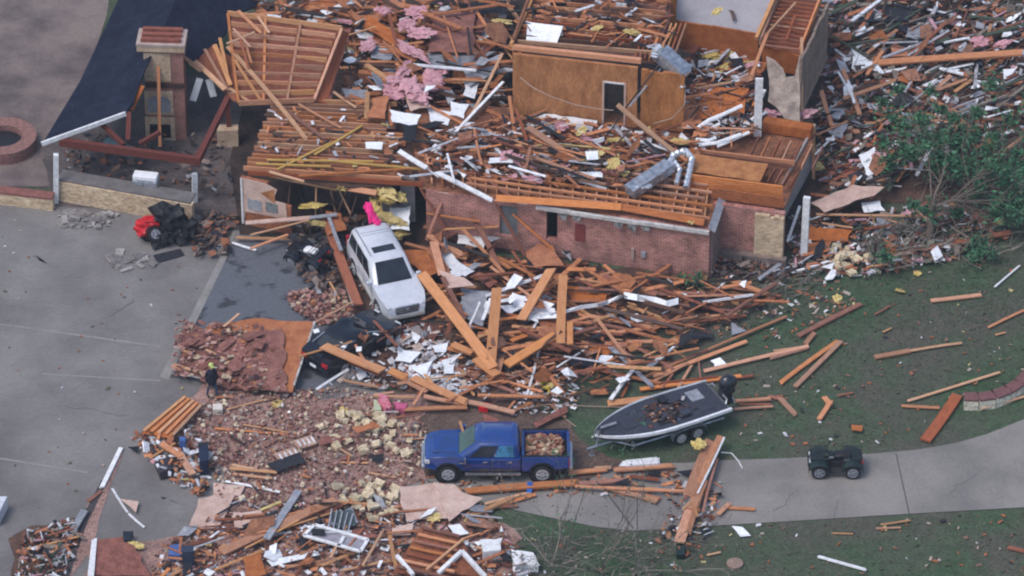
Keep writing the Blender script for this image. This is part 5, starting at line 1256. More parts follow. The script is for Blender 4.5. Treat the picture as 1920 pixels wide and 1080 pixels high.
scraps('debris', [(45, 1000), (130, 975), (150, 1000), (115, 1090), (30, 1090)], 300, SCR_RIGHT, (.12, .6), (.1, .35), 0, .4, .5, 53)
scraps('debris', [(240, 815), (370, 800), (400, 880), (380, 930), (320, 900)], 240, SCR_MIX, (.1, .5), (.2, .7), 0, .5, .5, 54)
scraps('debris', [(760, 890), (1000, 905), (1270, 875), (1280, 930), (1010, 930), (800, 920)], 160, SCR_WOOD, (.08, .4), (.1, .5), .01, .06, .3, 55)
scraps('debris', [(1265, 900), (1360, 900), (1330, 1000), (1290, 1045), (1240, 1000)], 150, SCR_MIX, (.08, .4), (.2, .7), .01, .3, .5, 56)
scraps('debris', [(120, 250), (420, 250), (440, 380), (360, 350), (120, 320)], 240, MATS['dark scraps'], (.08, .42), (.1, .7), .02, .5, .5, 57)
scraps('debris', [(970, 60), (1250, 90), (1260, -20), (1010, -30)], 420, SCR_MIX, (.12, .6), (.1, .5), 5.7, .5, .5, 58, 0)
scraps('debris', [(500, 200), (740, 205), (770, 330), (480, 310)], 170, SCR_MIX, (.12, .5), (.1, .5), 2.82, .1, .3, 59)
scraps('debris', [(960, 700), (1090, 690), (1080, 770), (960, 780)], 240, SCR_PALE, (.06, .3), (.1, .6), .02, .15, .4, 60)

# ------------------------------------------------------------------ torn sheets and panels
SLAB = empty('shingled_roof_slab', P(450, 665, 0), 0, 'broad slab of red brown shingled roof fallen flat with an orange plywood edge', 'roof slab')
def slabpart(name, pts, m, th=.04, jag=.15, seed=1):
    o = sheet(name, pts, m, th, jag, seed, step=.35); return keep(o, SLAB)
slabpart('plywood_deck', [(388, 612, .28), (478, 596, .5), (590, 603, .85), (548, 735, .42), (440, 728, .2), (345, 700, .12)], PLYO, .05, .1, 4)
slabpart('shingles', [(345, 598, .30), (372, 612, .36), (420, 632, .42), (470, 622, .56), (528, 616, .76), (534, 640, .72), (540, 735, .52), (430, 730, .28), (330, 700, .2), (338, 640, .26)], SHR, .03, .3, 7)
slabpart('shingles', [(420, 640, .5), (470, 625, .64), (455, 690, .46), (400, 690, .36)], mat('lifted shingles', (.29, .125, .10), (.20, .08, .065), 2.6, .93, None, fine=(14, .35)), .03, .25, 9)
slabpart('edge_trim', [(588, 602, .9), (592, 603, .9), (553, 722, .5), (549, 722, .5)], mat('worn edge trim', (.5, .48, .47), (.25, .22, .2), 4), .05, 0)
planks("""
420 612 448 588 .1 t .6
340 656 375 668 .14 t .4
385 655 425 675 .12 t .5
345 690 395 702 .14 t .4
425 676 460 690 .2 t .45
455 690 480 720 .12 t .4
322 685 345 692 .34 o .4
332 700 450 722 .1 g .25
""", group='boards lying on the shingled roof slab')
P_ = 'torn sheets of the wrecked house'
def pcs(txt, m, name, phrase, cat, th=.03, jag=.12, step=.4):
    for k, ln_ in enumerate(txt.strip().splitlines()):
        h, *xy = [float(v) for v in ln_.replace(',', ' ').split()]
        pts = [(xy[i], xy[i + 1], h + (.12 * ((i * 7 + k * 3) % 5) / 5)) for i in range(0, len(xy), 2)]
        piece(name, phrase, cat, pts, m, th, jag, int(xy[0]) + k, label=None, step=step)
pcs("""
.5 982 474 1030 440 1058 498 1004 502
.4 1060 535 1140 542 1136 568 1072 562
.35 1005 590 1050 585 1062 625 1010 632
.3 1135 640 1178 642 1172 668 1130 664
.4 1100 655 1150 640 1140 668
.9 735 466 800 470 830 505 800 520
.7 800 470 812 440 850 520 835 530
3.2 700 185 730 178 722 222 688 220
3.2 1330 160 1405 165 1395 215 1300 225 1310 190
.5 1670 85 1735 92 1725 108 1672 106
.5 1690 130 1720 132 1710 160 1682 150
.3 1510 425 1600 430 1590 452 1515 450
.3 1500 455 1560 452 1555 470 1505 480
2.4 640 30 740 0 790 10 700 42
2.2 700 60 770 100 740 110 690 85
2.2 560 10 640 -20 660 10 600 30
3.2 1270 205 1300 190 1320 230 1280 240
2.6 690 28 760 70 745 90 680 50
1.0 610 395 640 400 650 430 615 440
.4 660 800 700 790 715 800 670 812
.14 1596 796 1618 798 1616 808 1597 806
.3 820 1040 850 1030 870 1060 830 1080
.35 455 1045 490 1035 500 1080 460 1085
""", PLYO, 'plywood_piece', 'torn orange plywood piece', 'plywood')
pcs("""
.4 855 432 915 440 906 466 857 456
.5 812 470 842 468 862 492 890 508 872 518 838 500
.3 915 550 960 552 990 575 955 590 930 570
.4 960 548 1000 556 985 578 962 572
.3 812 648 840 642 836 660 815 660
.25 745 655 790 660 770 680 740 676
.25 760 625 790 630 780 645
.25 828 675 860 665 850 700 832 700
.2 770 690 812 676 800 712
.25 880 590 900 580 898 610
.12 1332 676 1350 670 1362 682 1340 690
.08 1372 986 1392 988 1408 1004 1388 1006
.15 1168 864 1236 858 1238 870 1160 874
.3 840 985 862 982 880 1000 852 1010
.35 900 1012 942 1008 940 1040 905 1035
.4 958 1030 1000 1036 1012 1060 965 1055
.25 500 1050 590 1032 600 1040 510 1062
.25 570 985 610 982 600 1005
3.1 685 266 718 266 716 280 686 278
3.2 730 205 790 215 780 240 735 228
3.2 918 296 960 292 962 305 915 306
3.2 1058 320 1130 322 1130 332 1058 331
3.0 1190 245 1208 246 1205 258 1190 256
2.9 1000 212 1040 214 1120 226 1118 236 1000 226
.5 1595 90 1640 118 1650 135 1615 128
.5 1760 125 1800 130 1790 138
.5 1880 130 1905 128 1900 145 1882 148
.5 1830 150 1850 152 1845 162
.5 1610 290 1640 275 1655 320 1625 330
.4 1615 380 1650 376 1660 395 1620 398
.3 1380 530 1400 525 1396 540
.3 1540 500 1565 492 1560 505
2.6 800 200 850 210 840 235 808 230
2.6 845 190 880 195 870 222 842 215
2.6 870 150 900 155 890 185 868 178
2.8 600 20 640 5 650 15 610 28
1.2 730 390 770 386 768 432 732 430
""", WHM, 'white_sheet', 'crumpled white sheet', 'sheet', .02, .1, .3)
pcs("""
.4 865 540 918 546 905 612 858 592
2.8 868 130 940 100 918 142 880 162
2.6 800 98 930 96 880 128 800 128
2.4 700 80 740 95 730 118 695 108
2.4 640 165 690 168 690 195 645 190
.5 1700 52 1740 48 1738 72 1698 70
.5 1560 230 1590 232 1580 260 1555 250
.5 1545 200 1590 205 1570 222 1540 220
.3 1050 440 1068 445 1072 490 1050 470
.12 1370 600 1400 620 1372 628
.3 620 962 660 950 672 980 618 985
2.9 1215 300 1235 300 1230 312
.5 1690 210 1720 215 1700 240
""", GRP, 'grey_panel', 'torn grey panel', 'panel')
pcs("""
.9 1520 380 1600 346 1658 350 1640 366 1546 398
.3 748 912 822 904 846 972 762 978 750 940
.35 812 904 852 908 866 922 906 934 842 978
.2 735 985 775 980 772 1002 735 1004
.12 355 985 372 935 432 915 440 930 412 985 398 1000
.2 430 960 490 955 500 985 440 990
.15 400 905 460 910 450 930 400 925
2.9 752 175 800 178 808 200 770 208
.9 820 505 870 520 890 535 840 540
.2 225 935 260 940 255 960
""", PINKW, 'wallboard_piece', 'pale pinkish wallboard piece', 'wallboard')
pcs("""
.5 1660 15 1715 10 1700 62 1655 45
.5 1680 75 1730 70 1735 84 1690 88
.3 1290 562 1330 556 1326 574 1296 580
.25 1292 625 1332 615 1335 632 1300 638
.35 1150 585 1180 578 1170 600
.3 1070 672 1130 668 1128 684 1072 688
.4 1030 436 1045 430 1072 470 1060 476
3.2 750 222 782 230 778 264 756 262
.15 240 838 262 836 258 848
2.8 880 5 950 0 950 24 890 28
3.3 1370 110 1392 108 1394 124 1372 124
.25 1180 590 1215 586 1200 602
.4 985 480 1000 478 1010 500 990 498
.3 500 870 560 848 575 866 520 884
.2 690 855 720 850 712 870
.4 370 830 390 828 388 860 372 858
.3 1150 905 1180 895 1176 906
.14 1200 884 1240 882 1236 892
.15 1268 884 1300 880 1290 892
.3 340 1030 362 1026 362 1080 342 1080
""", TARP, 'tarpaper_piece', 'torn black tarpaper', 'tarpaper')
pcs("""
2.8 812 20 892 22 890 98 802 98
.3 1078 700 1118 680 1120 690 1080 712
.2 1000 792 1062 760 1065 772 1005 802
.2 905 775 935 785 930 805 905 800
.3 870 488 930 530 918 540 866 500
.2 165 1080 180 1012 246 1004 282 1080
.3 630 1000 680 990 715 1005 640 1016
.25 600 820 640 812 640 830 600 835
2.6 880 25 910 30 905 60 880 60
2.8 645 55 660 50 620 190 608 185
""", SHR, 'shingle_piece', 'fallen red brown shingled piece', 'shingles')
tag(bpy.data.objects[-1] if False else sheet('white_edge_strip', [(164, 1080, .35), (172, 1012, .35), (182, 1008, .35), (176, 1080, .35)], WH, .05), 'white painted edge strip beside the shingled piece at the bottom of the yard', 'trim strip')
# stacked panel by the person: five planks nailed to a board
wk = empty('plank_panel', P(320, 785, 0), 0, 'orange plank panel with ridged boards lying by the person at the curb', 'panel')
keep(sheet('backing', [(266, 812, .3), (347, 742, .45), (380, 758, .5), (322, 822, .35)], PLYO, .04, .06, 3), wk)
for i in range(5):
    u = i / 4; a = P(270, 808, .36).lerp(P(324, 816, .42), u); b = P(347, 744, .52).lerp(P(378, 758, .56), u); keep(bm1(a, b, .14, .07, 'plank', WO if i % 2 else WT), wk)
# rafter frame at the bottom with white fascia
rf = empty('toppled_roof_section', P(825, 1030, 0), 0, 'toppled brown roof section with rafters and two white fascia boards', 'roof frame')
keep(sheet('sheathing', [(735, 1075, .5), (790, 985, .8), (860, 1002, .9), (905, 1080, .5)], mat('brown roof boards', (.24, .085, .04), (.16, .055, .03), 2, .9, None, fine=(8, .25)), .04, .1, 3), rf)
for i in range(7):
    u = i / 6; keep(bm1(P(792, 990, .9).lerp(P(745, 1062, .65), u), P(862, 1006, 1.0).lerp(P(850, 1085, .65), u), .12, .07, 'rafter', WO if i % 2 else WR), rf)
keep(bm1(P(800, 1068, .8), P(870, 1010, 1.0), .1, .08, 'cross_rail', WT), rf)
keep(bm1(P(822, 1075, .7), P(866, 1034, .9), .16, .16, 'fascia', WH), rf); keep(bm1(P(866, 1034, .9), P(910, 1082, .7), .16, .16, 'fascia', WH), rf); keep(bm1(P(744, 1042, .7), P(775, 1078, .6), .14, .14, 'fascia', WH), rf)
# white window frame panel bottom centre
wf = empty('window_frame', P(620, 1005, 0), 0, 'fallen white window frame with grey pane lying in the rubble', 'window frame')
keep(sheet('pane', [(570, 1003, .4), (592, 985, .4), (690, 1012, .4), (676, 1030, .4)], mat('grey window pane', (.33, .31, .36), (.24, .22, .26), 3, .4), .03), wf)
for a, b in (((570, 1004), (590, 984)), ((590, 984), (690, 1012)), ((690, 1012), (676, 1034)), ((570, 1004), (676, 1034)), ((645, 1006), (635, 1024))): keep(bm1(P(*a, .45), P(*b, .45), .14, .07, 'sash', WH), wf)
wl = empty('steel_cage', P(645, 968, 0), 0, 'bent dark grey steel cage among limestone chunks', 'cage')
for i in range(5):
    keep(bm1(P(622 + i * 10, 955 + i * 2, .5), P(616 + i * 9, 990 + i * 2, .4), .06, .05, 'bar', GRP), wl); 
keep(sheet('plate', [(620, 960, .4), (660, 955, .5), (668, 985, .4), (625, 992, .3)], mat('dark teal metal', (.06, .085, .095), (.04, .055, .06), 4, .5), .03), wl)
# crumpled white metal run in front of the brick wall
mb = MB(); run = [(990, 598), (1012, 592), (1030, 590), (1060, 584), (1085, 577), (1120, 572), (1140, 566), (1170, 553), (1195, 558), (1230, 563), (1250, 570), (1272, 564)]
for i in range(len(run) - 1):
    (x0, y0), (x1, y1) = run[i], run[i + 1]; w0 = 6 if 7 <= i else 3.5; hh = .55 + .1 * (i % 2); k = .18 * (i % 3)
    mb.prism([P(x0, y0 - w0, hh + k), P(x1, y1 - w0, hh + .12), P(x1, y1 + w0, hh - .05), P(x0, y0 + w0, hh)], .025)
tag(mb.build('crumpled_metal', WHM), 'long crumpled run of white sheet metal over the boards below the brick wall', 'sheet metal')
mb = MB()
for k, q in enumerate((((995, 570), (1040, 578), (1045, 596), (1000, 598)), ((1010, 560), (1040, 570), (1020, 585)), ((975, 590), (1000, 580), (1010, 605)))): mb.prism([P(x, y, .55 + .12 * ((i + k) % 3)) for i, (x, y) in enumerate(q)], .02)
tag(mb.build('folded_metal', WHM), 'folded white metal piece between the two upright beams', 'sheet metal')

def rand_sheets(poly, n, seed, m, name, phrase, cat, size=(.4, 1.3), h=(.1, .6), tilt=.35):
    """torn sheets, each an object of its own"""
    rr = random.Random(seed)
    for x, y in spots(poly, n, rr):
        a, b = rr.uniform(*size) / 2, rr.uniform(*size) / 2 * .7; k = rr.choice((4, 4, 5, 6)); pts = []
        for i in range(k):
            t = 2 * math.pi * i / k + rr.uniform(-.25, .25); e = max(abs(math.cos(t)), abs(math.sin(t))); q = rr.uniform(.75, 1.1) / e; pts.append(Vector((a * math.cos(t) * q, b * math.sin(t) * q, rr.uniform(-.06, .1))))
        mb = MB(); mb.prism(pts, .025); o = mb.build(name, m); o.location = P(x, y, rr.uniform(*h)); o.rotation_euler = (rr.gauss(.1, tilt), rr.gauss(0, tilt), rr.uniform(0, 6)); item(o, phrase, cat, 'torn sheets of the wrecked house', x, y)
PLY2 = mat('brown plywood', (.30, .115, .05), (.19, .07, .034), 2.5, .9, None, vary=.25, fine=(12, .3))
for k, (z, w, p, t, g_, hh) in enumerate(((Z_RIGHT, 16, 20, 7, 9, (.3, .8)), (Z_UPL, 9, 12, 4, 7, (2.2, 3.4)), (Z_ATT, 9, 9, 2, 3, (3.0, 3.6)), (Z_MAIN, 10, 16, 7, 4, (.35, .9)), (Z_BOT, 9, 8, 4, 5, (.2, .55)), (Z_ATT2, 5, 5, 1, 2, (3.0, 3.6)), (Z_RLOW, 3, 3, 1, 2, (.2, .5)))):
    rand_sheets(z, w, 100 + k, WHM, 'white_sheet', 'crumpled white sheet', 'sheet', (.3, 1.1), hh); rand_sheets(z, p, 120 + k, PLY2, 'plywood_piece', 'torn brown plywood piece', 'plywood', (.4, 1.6), hh)
    rand_sheets(z, t, 140 + k, TARP, 'tarpaper_piece', 'torn black tarpaper', 'tarpaper', (.5, 1.5), hh); rand_sheets(z, g_, 160 + k, GRP, 'grey_panel', 'torn grey panel', 'panel', (.4, 1.4), hh)
rand_sheets([(660, 600), (740, 620), (720, 690), (650, 690)], 5, 181, PLY2, 'plywood_piece', 'torn brown plywood piece', 'plywood', (.3, .9), (1.0, 1.4))
rand_sheets([(340, 620), (520, 625), (530, 720), (340, 700)], 12, 182, SHR, 'shingle_piece', 'torn red brown shingles', 'shingles', (.5, 1.3), (.5, .8), .2)
rand_sheets([(790, 350), (930, 390), (930, 470), (800, 450)], 9, 183, PLY2, 'plywood_piece', 'torn brown plywood piece', 'plywood', (.4, 1.1), (.3, .9), .5)
rand_sheets([(790, 390), (930, 420), (930, 470), (800, 450)], 3, 184, GRP, 'grey_panel', 'torn grey panel', 'panel', (.5, 1.6), (.6, 1.9), .7)

# ------------------------------------------------------------------ ducts, hoses, frames on the roof
def duct(a, b, w, label, name='sheet_duct'):
    o = bm1(a, b, w, w * .7, name, STEEL); tag(o, label, 'duct')
    crumple(o, .1, len(label), 3, 2.2); a, b = Vector(a), Vector(b); d = (b - a); n = 4
    for k in range(1, n): 
        c = a.lerp(b, k / n); r_ = bm1(c - d * .008, c + d * .008, w * 1.06, w * .76, 'duct_seam', GRP); r_.parent = o; r_.matrix_parent_inverse = o.matrix_world.inverted()
    e = bm1(b, b + d * .06, w * .7, w * .5, 'duct_collar', FOIL); e.parent = o; e.matrix_parent_inverse = o.matrix_world.inverted(); return o
bpy.context.view_layer.update()
def mw(o): o.matrix_parent_inverse = o.parent.matrix_world.inverted()
d1 = duct(P(1238, 98, 6.2), P(1285, 138, 5.6), .75, 'grey sheet metal duct hanging off the corner of the plywood upper wall')
d2 = duct(P(1180, 360, 3.3), P(1256, 310, 3.7), .62, 'long grey sheet metal duct lying on the attic floor')
def hose(pts, r, label):
    v = [P(*p) for p in pts]; mb = MB(); q = []; n = 5
    for i in range(len(v) - 1):
        for k in range(n): q.append(v[i].lerp(v[i + 1], k / n))
    q.append(v[-1]); mb.tube(q, [r * (1.12 if i % 2 else .9) for i in range(len(q))], 8); return tag(mb.build('foil_hose', FOIL), label, 'hose')
hose([(1255, 312, 3.6), (1262, 290, 3.9), (1285, 282, 4.0), (1298, 298, 3.8), (1292, 325, 3.5), (1286, 352, 3.2)], .14, 'looped silver foil hose at the end of the attic floor duct')
hose([(1262, 300, 3.7), (1275, 318, 3.5), (1268, 345, 3.2)], .12, 'short silver foil hose hanging below the looped hose')
hose([(1228, 108, 6.1), (1230, 95, 6.4), (1240, 88, 6.5)], .2, 'silver foil stub at the upper end of the hanging duct')
hose([(1278, 140, 5.6), (1277, 155, 5.2), (1280, 165, 5.0)], .16, 'crushed foil end below the hanging duct')
hose([(1180, 355, 3.4), (1195, 352, 3.5), (1220, 350, 3.4), (1212, 342, 3.5)], .1, 'crushed foil sleeve near the lower end of the attic floor duct')
def wire(pts, r, label, m=IRON, name='cable'):
    mb = MB(); mb.tube([P(*p) for p in pts], r, 5); return tag(mb.build(name, m), label, 'cable')
PWIRE = mat('pale cable', (.42, .30, .24), None, 4)
wire([(975, 145, 5.1), (1000, 165, 4.8), (1035, 182, 4.5), (1080, 197, 4.2), (1120, 204, 4.0), (1150, 207, 3.95)], .025, 'pale cable drooping across the plywood upper wall', PWIRE)
wire([(1235, 122, 5.9), (1205, 160, 5.3), (1175, 200, 4.2), (1150, 238, 3.3), (1120, 275, 2.95)], .035, 'dark cable running down from the hanging duct past the doorway')
wire([(1285, 160, 5.0), (1284, 195, 4.4), (1260, 222, 3.6), (1225, 232, 3.2)], .025, 'pale cable loop by the right edge of the plywood wall', PWIRE)
wire([(960, 768, .3), (1030, 758, .2), (1110, 762, .1), (1180, 764, .08), (1240, 762, .08)], .02, 'thin pale cable lying on the grass above the boat', PWIRE)
wire([(1040, 762, .1), (1060, 785, .06), (1080, 800, .06)], .02, 'short pale cable end behind the pickup bed', PWIRE)
wire([(1352, 848, .2), (1372, 850, .05), (1385, 865, .04), (1392, 878, .04)], .03, 'bent pale hose on the driveway edge beside the fallen beams', WH)
for k, (pts, r, lab) in enumerate((
    ([(1308, 240, 3.3), (1330, 225, 3.5), (1355, 215, 3.6), (1392, 198, 3.9)], .09, 'long bent white trim rail on the upper debris'), ([(1308, 242, 3.2), (1318, 232, 3.35), (1345, 222, 3.5), (1350, 232, 3.3), (1325, 244, 3.1), (1308, 242, 3.2)], .07, 'white rail bent into a loop on the upper debris'),
    ([(1310, 272, 3.2), (1345, 268, 3.3), (1390, 252, 3.5)], .09, 'white trim rail below the bent loop'), ([(1345, 275, 3.2), (1375, 262, 3.3), (1405, 248, 3.5)], .07, 'thin white rail beside the edge beam'), ([(1305, 262, 3.2), (1330, 264, 3.25), (1342, 258, 3.3)], .09, 'short white rail end by the looped rail'))):
    mb = MB(); mb.tube([P(*p) for p in pts], r, 6); tag(mb.build('white_rail', WHM), lab, 'rail')
def upright(x, y0, y1, zb_, w, name, label, m=WH, cat='post'): 
    z1 = zb_ + (y0 - y1) / 34.8; o = bm1(P(x, y0, zb_), P(x, y1 if False else y0, zb_) + Vector((.0, 0, z1 - zb_)), w, .12, name, m); return tag(o, label, cat)
upright(1420, 255, 148, 2.7, .34, 'white_post', 'tall white flat post standing on the upper debris before the torn wall')
o = bm1(P(1507, 485, 0), P(1513, 370, 3.2), .3, .2, 'corner_post', WH); tag(o, 'tall white corner post standing at the right end of the house', 'post')
o = bm1(P(1310, 255, 2.9), P(1340, 240, 3.1), .5, .1, 'door_slab', PLYO); tag(o, 'small orange door slab under the looped white rail', 'door')
mb = MB(); mb.box((0, 0, 0), (.3, .12, 1.2), Matrix.Translation(P(368, 168, 2.4)) @ Matrix.Rotation(.3, 4, 'Y')); mb.box((0, 0, 0), (.3, .12, .9), Matrix.Translation(P(396, 165, 2.4)) @ Matrix.Rotation(-.2, 4, 'Y')); 
tag(mb.build('bright_window', mat('bright white curtain', (.85, .87, .9), None, 3, .5)), 'pair of bright white curtain strips hanging behind the patio shelter', 'curtain')

# ------------------------------------------------------------------ insulation
def blobs(txt, m, name, phrase, cat, group):
    for k, ln_ in enumerate(txt.strip().splitlines()):
        x, y, h, rx, ry, rz = [float(v) for v in ln_.split()]
        c = P(x, y, h); mb = MB(); rr = random.Random(k + int(x)); M = Matrix.Rotation(rr.uniform(0, 3), 4, 'Z') @ Matrix.Rotation(rr.uniform(-.5, .5), 4, 'X')
        mb.blob((0, 0, 0), (rx * .8, ry * 1.25, rz * .5), k + x, .95, 0, M, 3, 2.6); o = mb.build(name, m, smooth=50); o.location = c; item(o, phrase, cat, group, x, y)
blobs("""
768 165 3.3 .55 .6 .3
748 150 3.2 .5 .45 .3
785 180 3.2 .45 .4 .25
738 172 3.1 .5 .4 .25
760 130 3.2 .35 .6 .25
772 95 3.3 .3 .7 .2
790 60 3.2 .5 .4 .2
762 45 3.1 .45 .35 .2
812 148 3.1 .45 .4 .2
825 135 3.0 .5 .25 .2
800 165 3.0 .4 .4 .2
720 20 3.0 .4 .3 .15
782 22 3.2 .5 .35 .18
645 40 2.8 .25 .5 .15
690 85 2.8 .4 .3 .15
995 310 3.2 .4 .25 .15
970 300 3.2 .35 .25 .15
1000 335 3.2 .2 .3 .15
1055 312 3.2 .4 .2 .12
950 292 3.3 .4 .2 .12
1448 212 2.9 .4 .3 .2
1512 212 2.6 .35 .3 .25
1648 290 .6 .3 .25 .15
1838 78 .6 .4 .3 .15
1880 82 .6 .3 .3 .15
1700 400 .5 .3 .2 .12
1052 236 3.2 .3 .3 .15
1105 262 3.2 .3 .3 .15
""", PINK, 'pink_insulation', 'torn pink insulation clump', 'insulation', 'pink insulation clumps')
blobs("""
712 355 2.2 .38 .7 .3
706 385 1.6 .3 .5 .3
725 375 2.0 .3 .5 .2
730 410 1.4 .35 .5 .25
745 440 .9 .3 .4 .2
642 352 2.3 .3 .25 .2
585 385 1.4 .2 .4 .15
600 420 1.0 .2 .5 .15
752 370 1.9 .25 .2 .15
1112 292 3.3 .3 .35 .15
1150 305 3.3 .6 .2 .12
1165 322 3.2 .4 .15 .1
1090 245 3.3 .25 .2 .12
1155 262 3.3 .15 .3 .12
1275 265 3.3 .25 .3 .15
1345 75 3.4 .25 .5 .2
1335 105 3.3 .35 .4 .2
1350 130 3.2 .4 .25 .15
1368 95 3.3 .2 .4 .15
1345 20 6.0 .2 .2 .1
1185 60 6.2 .3 .25 .15
1120 52 6.2 .2 .2 .12
1295 412 2.9 .3 .15 .1
940 40 2.8 .5 .25 .12
1530 310 .6 .3 .25 .15
1570 560 .1 .2 .15 .08
1688 545 .1 .22 .15 .08
1720 512 .1 .2 .12 .08
1872 415 .5 .2 .3 .15
1032 722 .3 .2 .15 .12
815 970 .3 .35 .15 .1
1310 832 .8 .35 .2 .12
645 770 .2 .3 .15 .1
520 757 .12 .3 .15 .1
255 1022 .25 .4 .12 .1
1660 990 .05 .1 .1 .04
""", YEL, 'yellow_insulation', 'torn yellow insulation clump', 'insulation', 'yellow insulation clumps')
# bright cloths and plastic
for nm, lab, m, pts, h in (('red_cloth', 'red flowered cloth crumpled in rubble left of the blue pickup', mat('crimson cloth', (.45, .03, .07), (.6, .3, .36), 9, .9), [(712, 736), (728, 742), (735, 762), (722, 766), (708, 752)], .4), ('pink_cloth', 'pink cloth spread beside the red flowered cloth', mat('rose cloth', (.55, .12, .24), (.42, .08, .16), 9, .9), [(738, 752), (765, 756), (760, 766), (742, 766)], .35),
    ('green_cloth', 'pale green cloth under the red flowered cloth', mat('pale green cloth', (.5, .55, .35), (.38, .42, .3), 9, .9), [(700, 748), (712, 752), (716, 768), (702, 768)], .3), ('red_bag', 'small red bag between boards above the blue pickup', REDP, [(896, 752), (918, 755), (915, 765), (898, 763)], .3), ('blue_tote', 'blue plastic tote in rubble at the bottom left', BLUEP, [(318, 1022), (342, 1018), (340, 1040), (316, 1040)], .4), ('navy_bin', 'upright dark bin at the bottom of the rubble', mat('navy bin', (.03, .045, .08), None, 4, .6), [(341, 1022), (363, 1022), (363, 1034), (341, 1034)], .9), ('navy_sack', 'dark navy sack on the concrete by the bent white pipe', mat('navy sack', (.015, .02, .035), None, 4, .7), [(230, 995), (250, 995), (248, 1012), (232, 1012)], .4), ('blue_can', 'bright blue can on the wood heap at the curb', BLUEP, [(336, 818), (348, 818), (348, 826), (336, 826)], .8),
    ('dark_crate', 'dark crate tipped in the heap near the concrete patch', mat('dark crate', (.025, .02, .03), (.05, .045, .06), 6), [(290, 862), (318, 856), (322, 880), (300, 886)], .45), ('navy_chair', 'dark navy chair upside down right of the wood heap', mat('navy chair', (.015, .025, .06), None, 6), [(372, 838), (390, 832), (390, 862), (374, 866)], .9), ('white_cooler', 'white cooler lid on the lumber behind the boat trailer', WH, [(1172, 862), (1232, 856), (1236, 868), (1176, 872)], .35),
    ('green_bin', 'dark green plastic scrap at the foot of the fallen beams', GRNP, [(1268, 1026), (1286, 1022), (1284, 1040), (1268, 1040)], .25), ('white_appliance', 'white appliance box beside the toppled roof frame', WH, [(902, 1016), (938, 1012), (940, 1030), (906, 1034)], .6), ('white_cabinet', 'white cabinet lying right of the white appliance', WH, [(958, 1036), (1004, 1040), (1010, 1058), (966, 1058)], .5), ('white_van_corner', 'white vehicle corner at the left edge of the concrete', WPAINT, [(-60, 930), (14, 930), (-2, 962), (-60, 962)], .7)):
    mb = MB(); pts = [P(x, y, h) for x, y in pts]; mb.prism(jagged(pts, .05, int(h * 100), .2) if 'cloth' in nm or 'sack' in nm or 'bag' in nm else pts, h * .9); tag(mb.build(nm, m, bevel=.03), lab, nm.split('_')[-1] if nm != 'white_van_corner' else 'vehicle')
mb = MB(); mb.tube([P(1024 + 9 * math.cos(a * .7), 722 + 6 * math.sin(a * .7), .25) for a in range(8)], .07, 6); mb.tube([P(1030, 728, .2), P(1026, 745, .1)], .04, 6); tag(mb.build('yellow_hose', mat('yellow hose', (.65, .5, .06), None, 4)), 'coiled yellow hose in the white scraps above the blue pickup', 'hose')
mb = MB(); mb.lathe([(.02, 0), (.34, 0), (.34, .08), (.02, .1)], Matrix.Translation(P(1378, 1058, .02)), 16); tag(mb.build('round_stone', mat('round stone', (.30, .21, .17), (.22, .15, .12), 4)), 'round brownish stone on the grass at the bottom of the lawn', 'stone')

# ------------------------------------------------------------------ limestone blocks and bricks, one by one
def stones(poly, n, seed, size, m, name, phrase, cat, group, h=(.05, .2)):
    rr = random.Random(seed)
    for x, y in spots(poly, n, rr):
        L = rr.uniform(*size); mb = MB(); j = lambda: rr.uniform(.7, 1.1); a, b, c = L / 2, L * rr.uniform(.5, .9) / 2, L * rr.uniform(.35, .6) / 2
        mb.add([(sx * a * j(), sy * b * j(), sz * c * j()) for sx, sy, sz in ((-1, -1, -1), (1, -1, -1), (1, 1, -1), (-1, 1, -1), (-1, -1, 1), (1, -1, 1), (1, 1, 1), (-1, 1, 1))], MB.BOXF)
        o = mb.build(name, m); o.location = P(x, y, rr.uniform(*h) + c); o.rotation_euler = (rr.gauss(0, .25), rr.gauss(0, .25), rr.uniform(0, 3.1)); item(o, phrase, cat, group, x, y)
stones([(600, 770), (700, 770), (790, 800), (790, 850), (690, 850), (590, 830)], 46, 61, (.2, .5), LIME, 'limestone_block', 'cream limestone block', 'block', 'limestone blocks in the brick rubble')
stones([(630, 905), (740, 900), (750, 960), (720, 985), (640, 950)], 46, 62, (.2, .48), LIME, 'limestone_block', 'cream limestone block', 'block', 'limestone blocks in the brick rubble')
stones([(1540, 460), (1600, 455), (1640, 480), (1600, 515), (1540, 505)], 34, 63, (.2, .5), LIME, 'limestone_block', 'cream limestone block', 'block', 'limestone blocks right of the house')
stones([(1600, 470), (1760, 430), (1780, 480), (1640, 515)], 26, 64, (.15, .35), mat('grey green stone', (.24, .23, .17), (.16, .15, .12), 4, .95, None, vary=.25), 'garden_stone', 'grey garden stone', 'stone', 'garden stones under the leaning tree')
stones([(420, 760), (760, 770), (780, 890), (600, 940), (420, 900)], 30, 65, (.12, .26), mat('pale brick', (.46, .33, .26), (.34, .24, .19), 4, .95, None, vary=.2), 'pale_brick', 'pale mortared brick', 'brick', 'pale bricks in the rubble')
for k, (x, y, w, h) in enumerate(((572, 830, .9, .5), (540, 855, 1.0, .6))):
    mb = MB(); mb.box((0, 0, 0), (w, h, .12)); o = mb.build('brick_wall_chunk', mat('pinkish brick chunk', (.45, .30, .24), (.33, .20, .16), 3, .9, None, fine=(9, .3))); o.location = P(x, y, .3); o.rotation_euler = (.3, .1, .6)
    for i in range(4): b_ = MB(); b_.box((-w / 2 + .15 + i * w / 4, 0, .07), (.07, h * .6, .02)); q = b_.build('vent_slot', WH); q.parent = o
    tag(o, ('upper' if k == 0 else 'lower') + ' pinkish chunk of wall with white slots in the brick rubble', 'wall chunk')

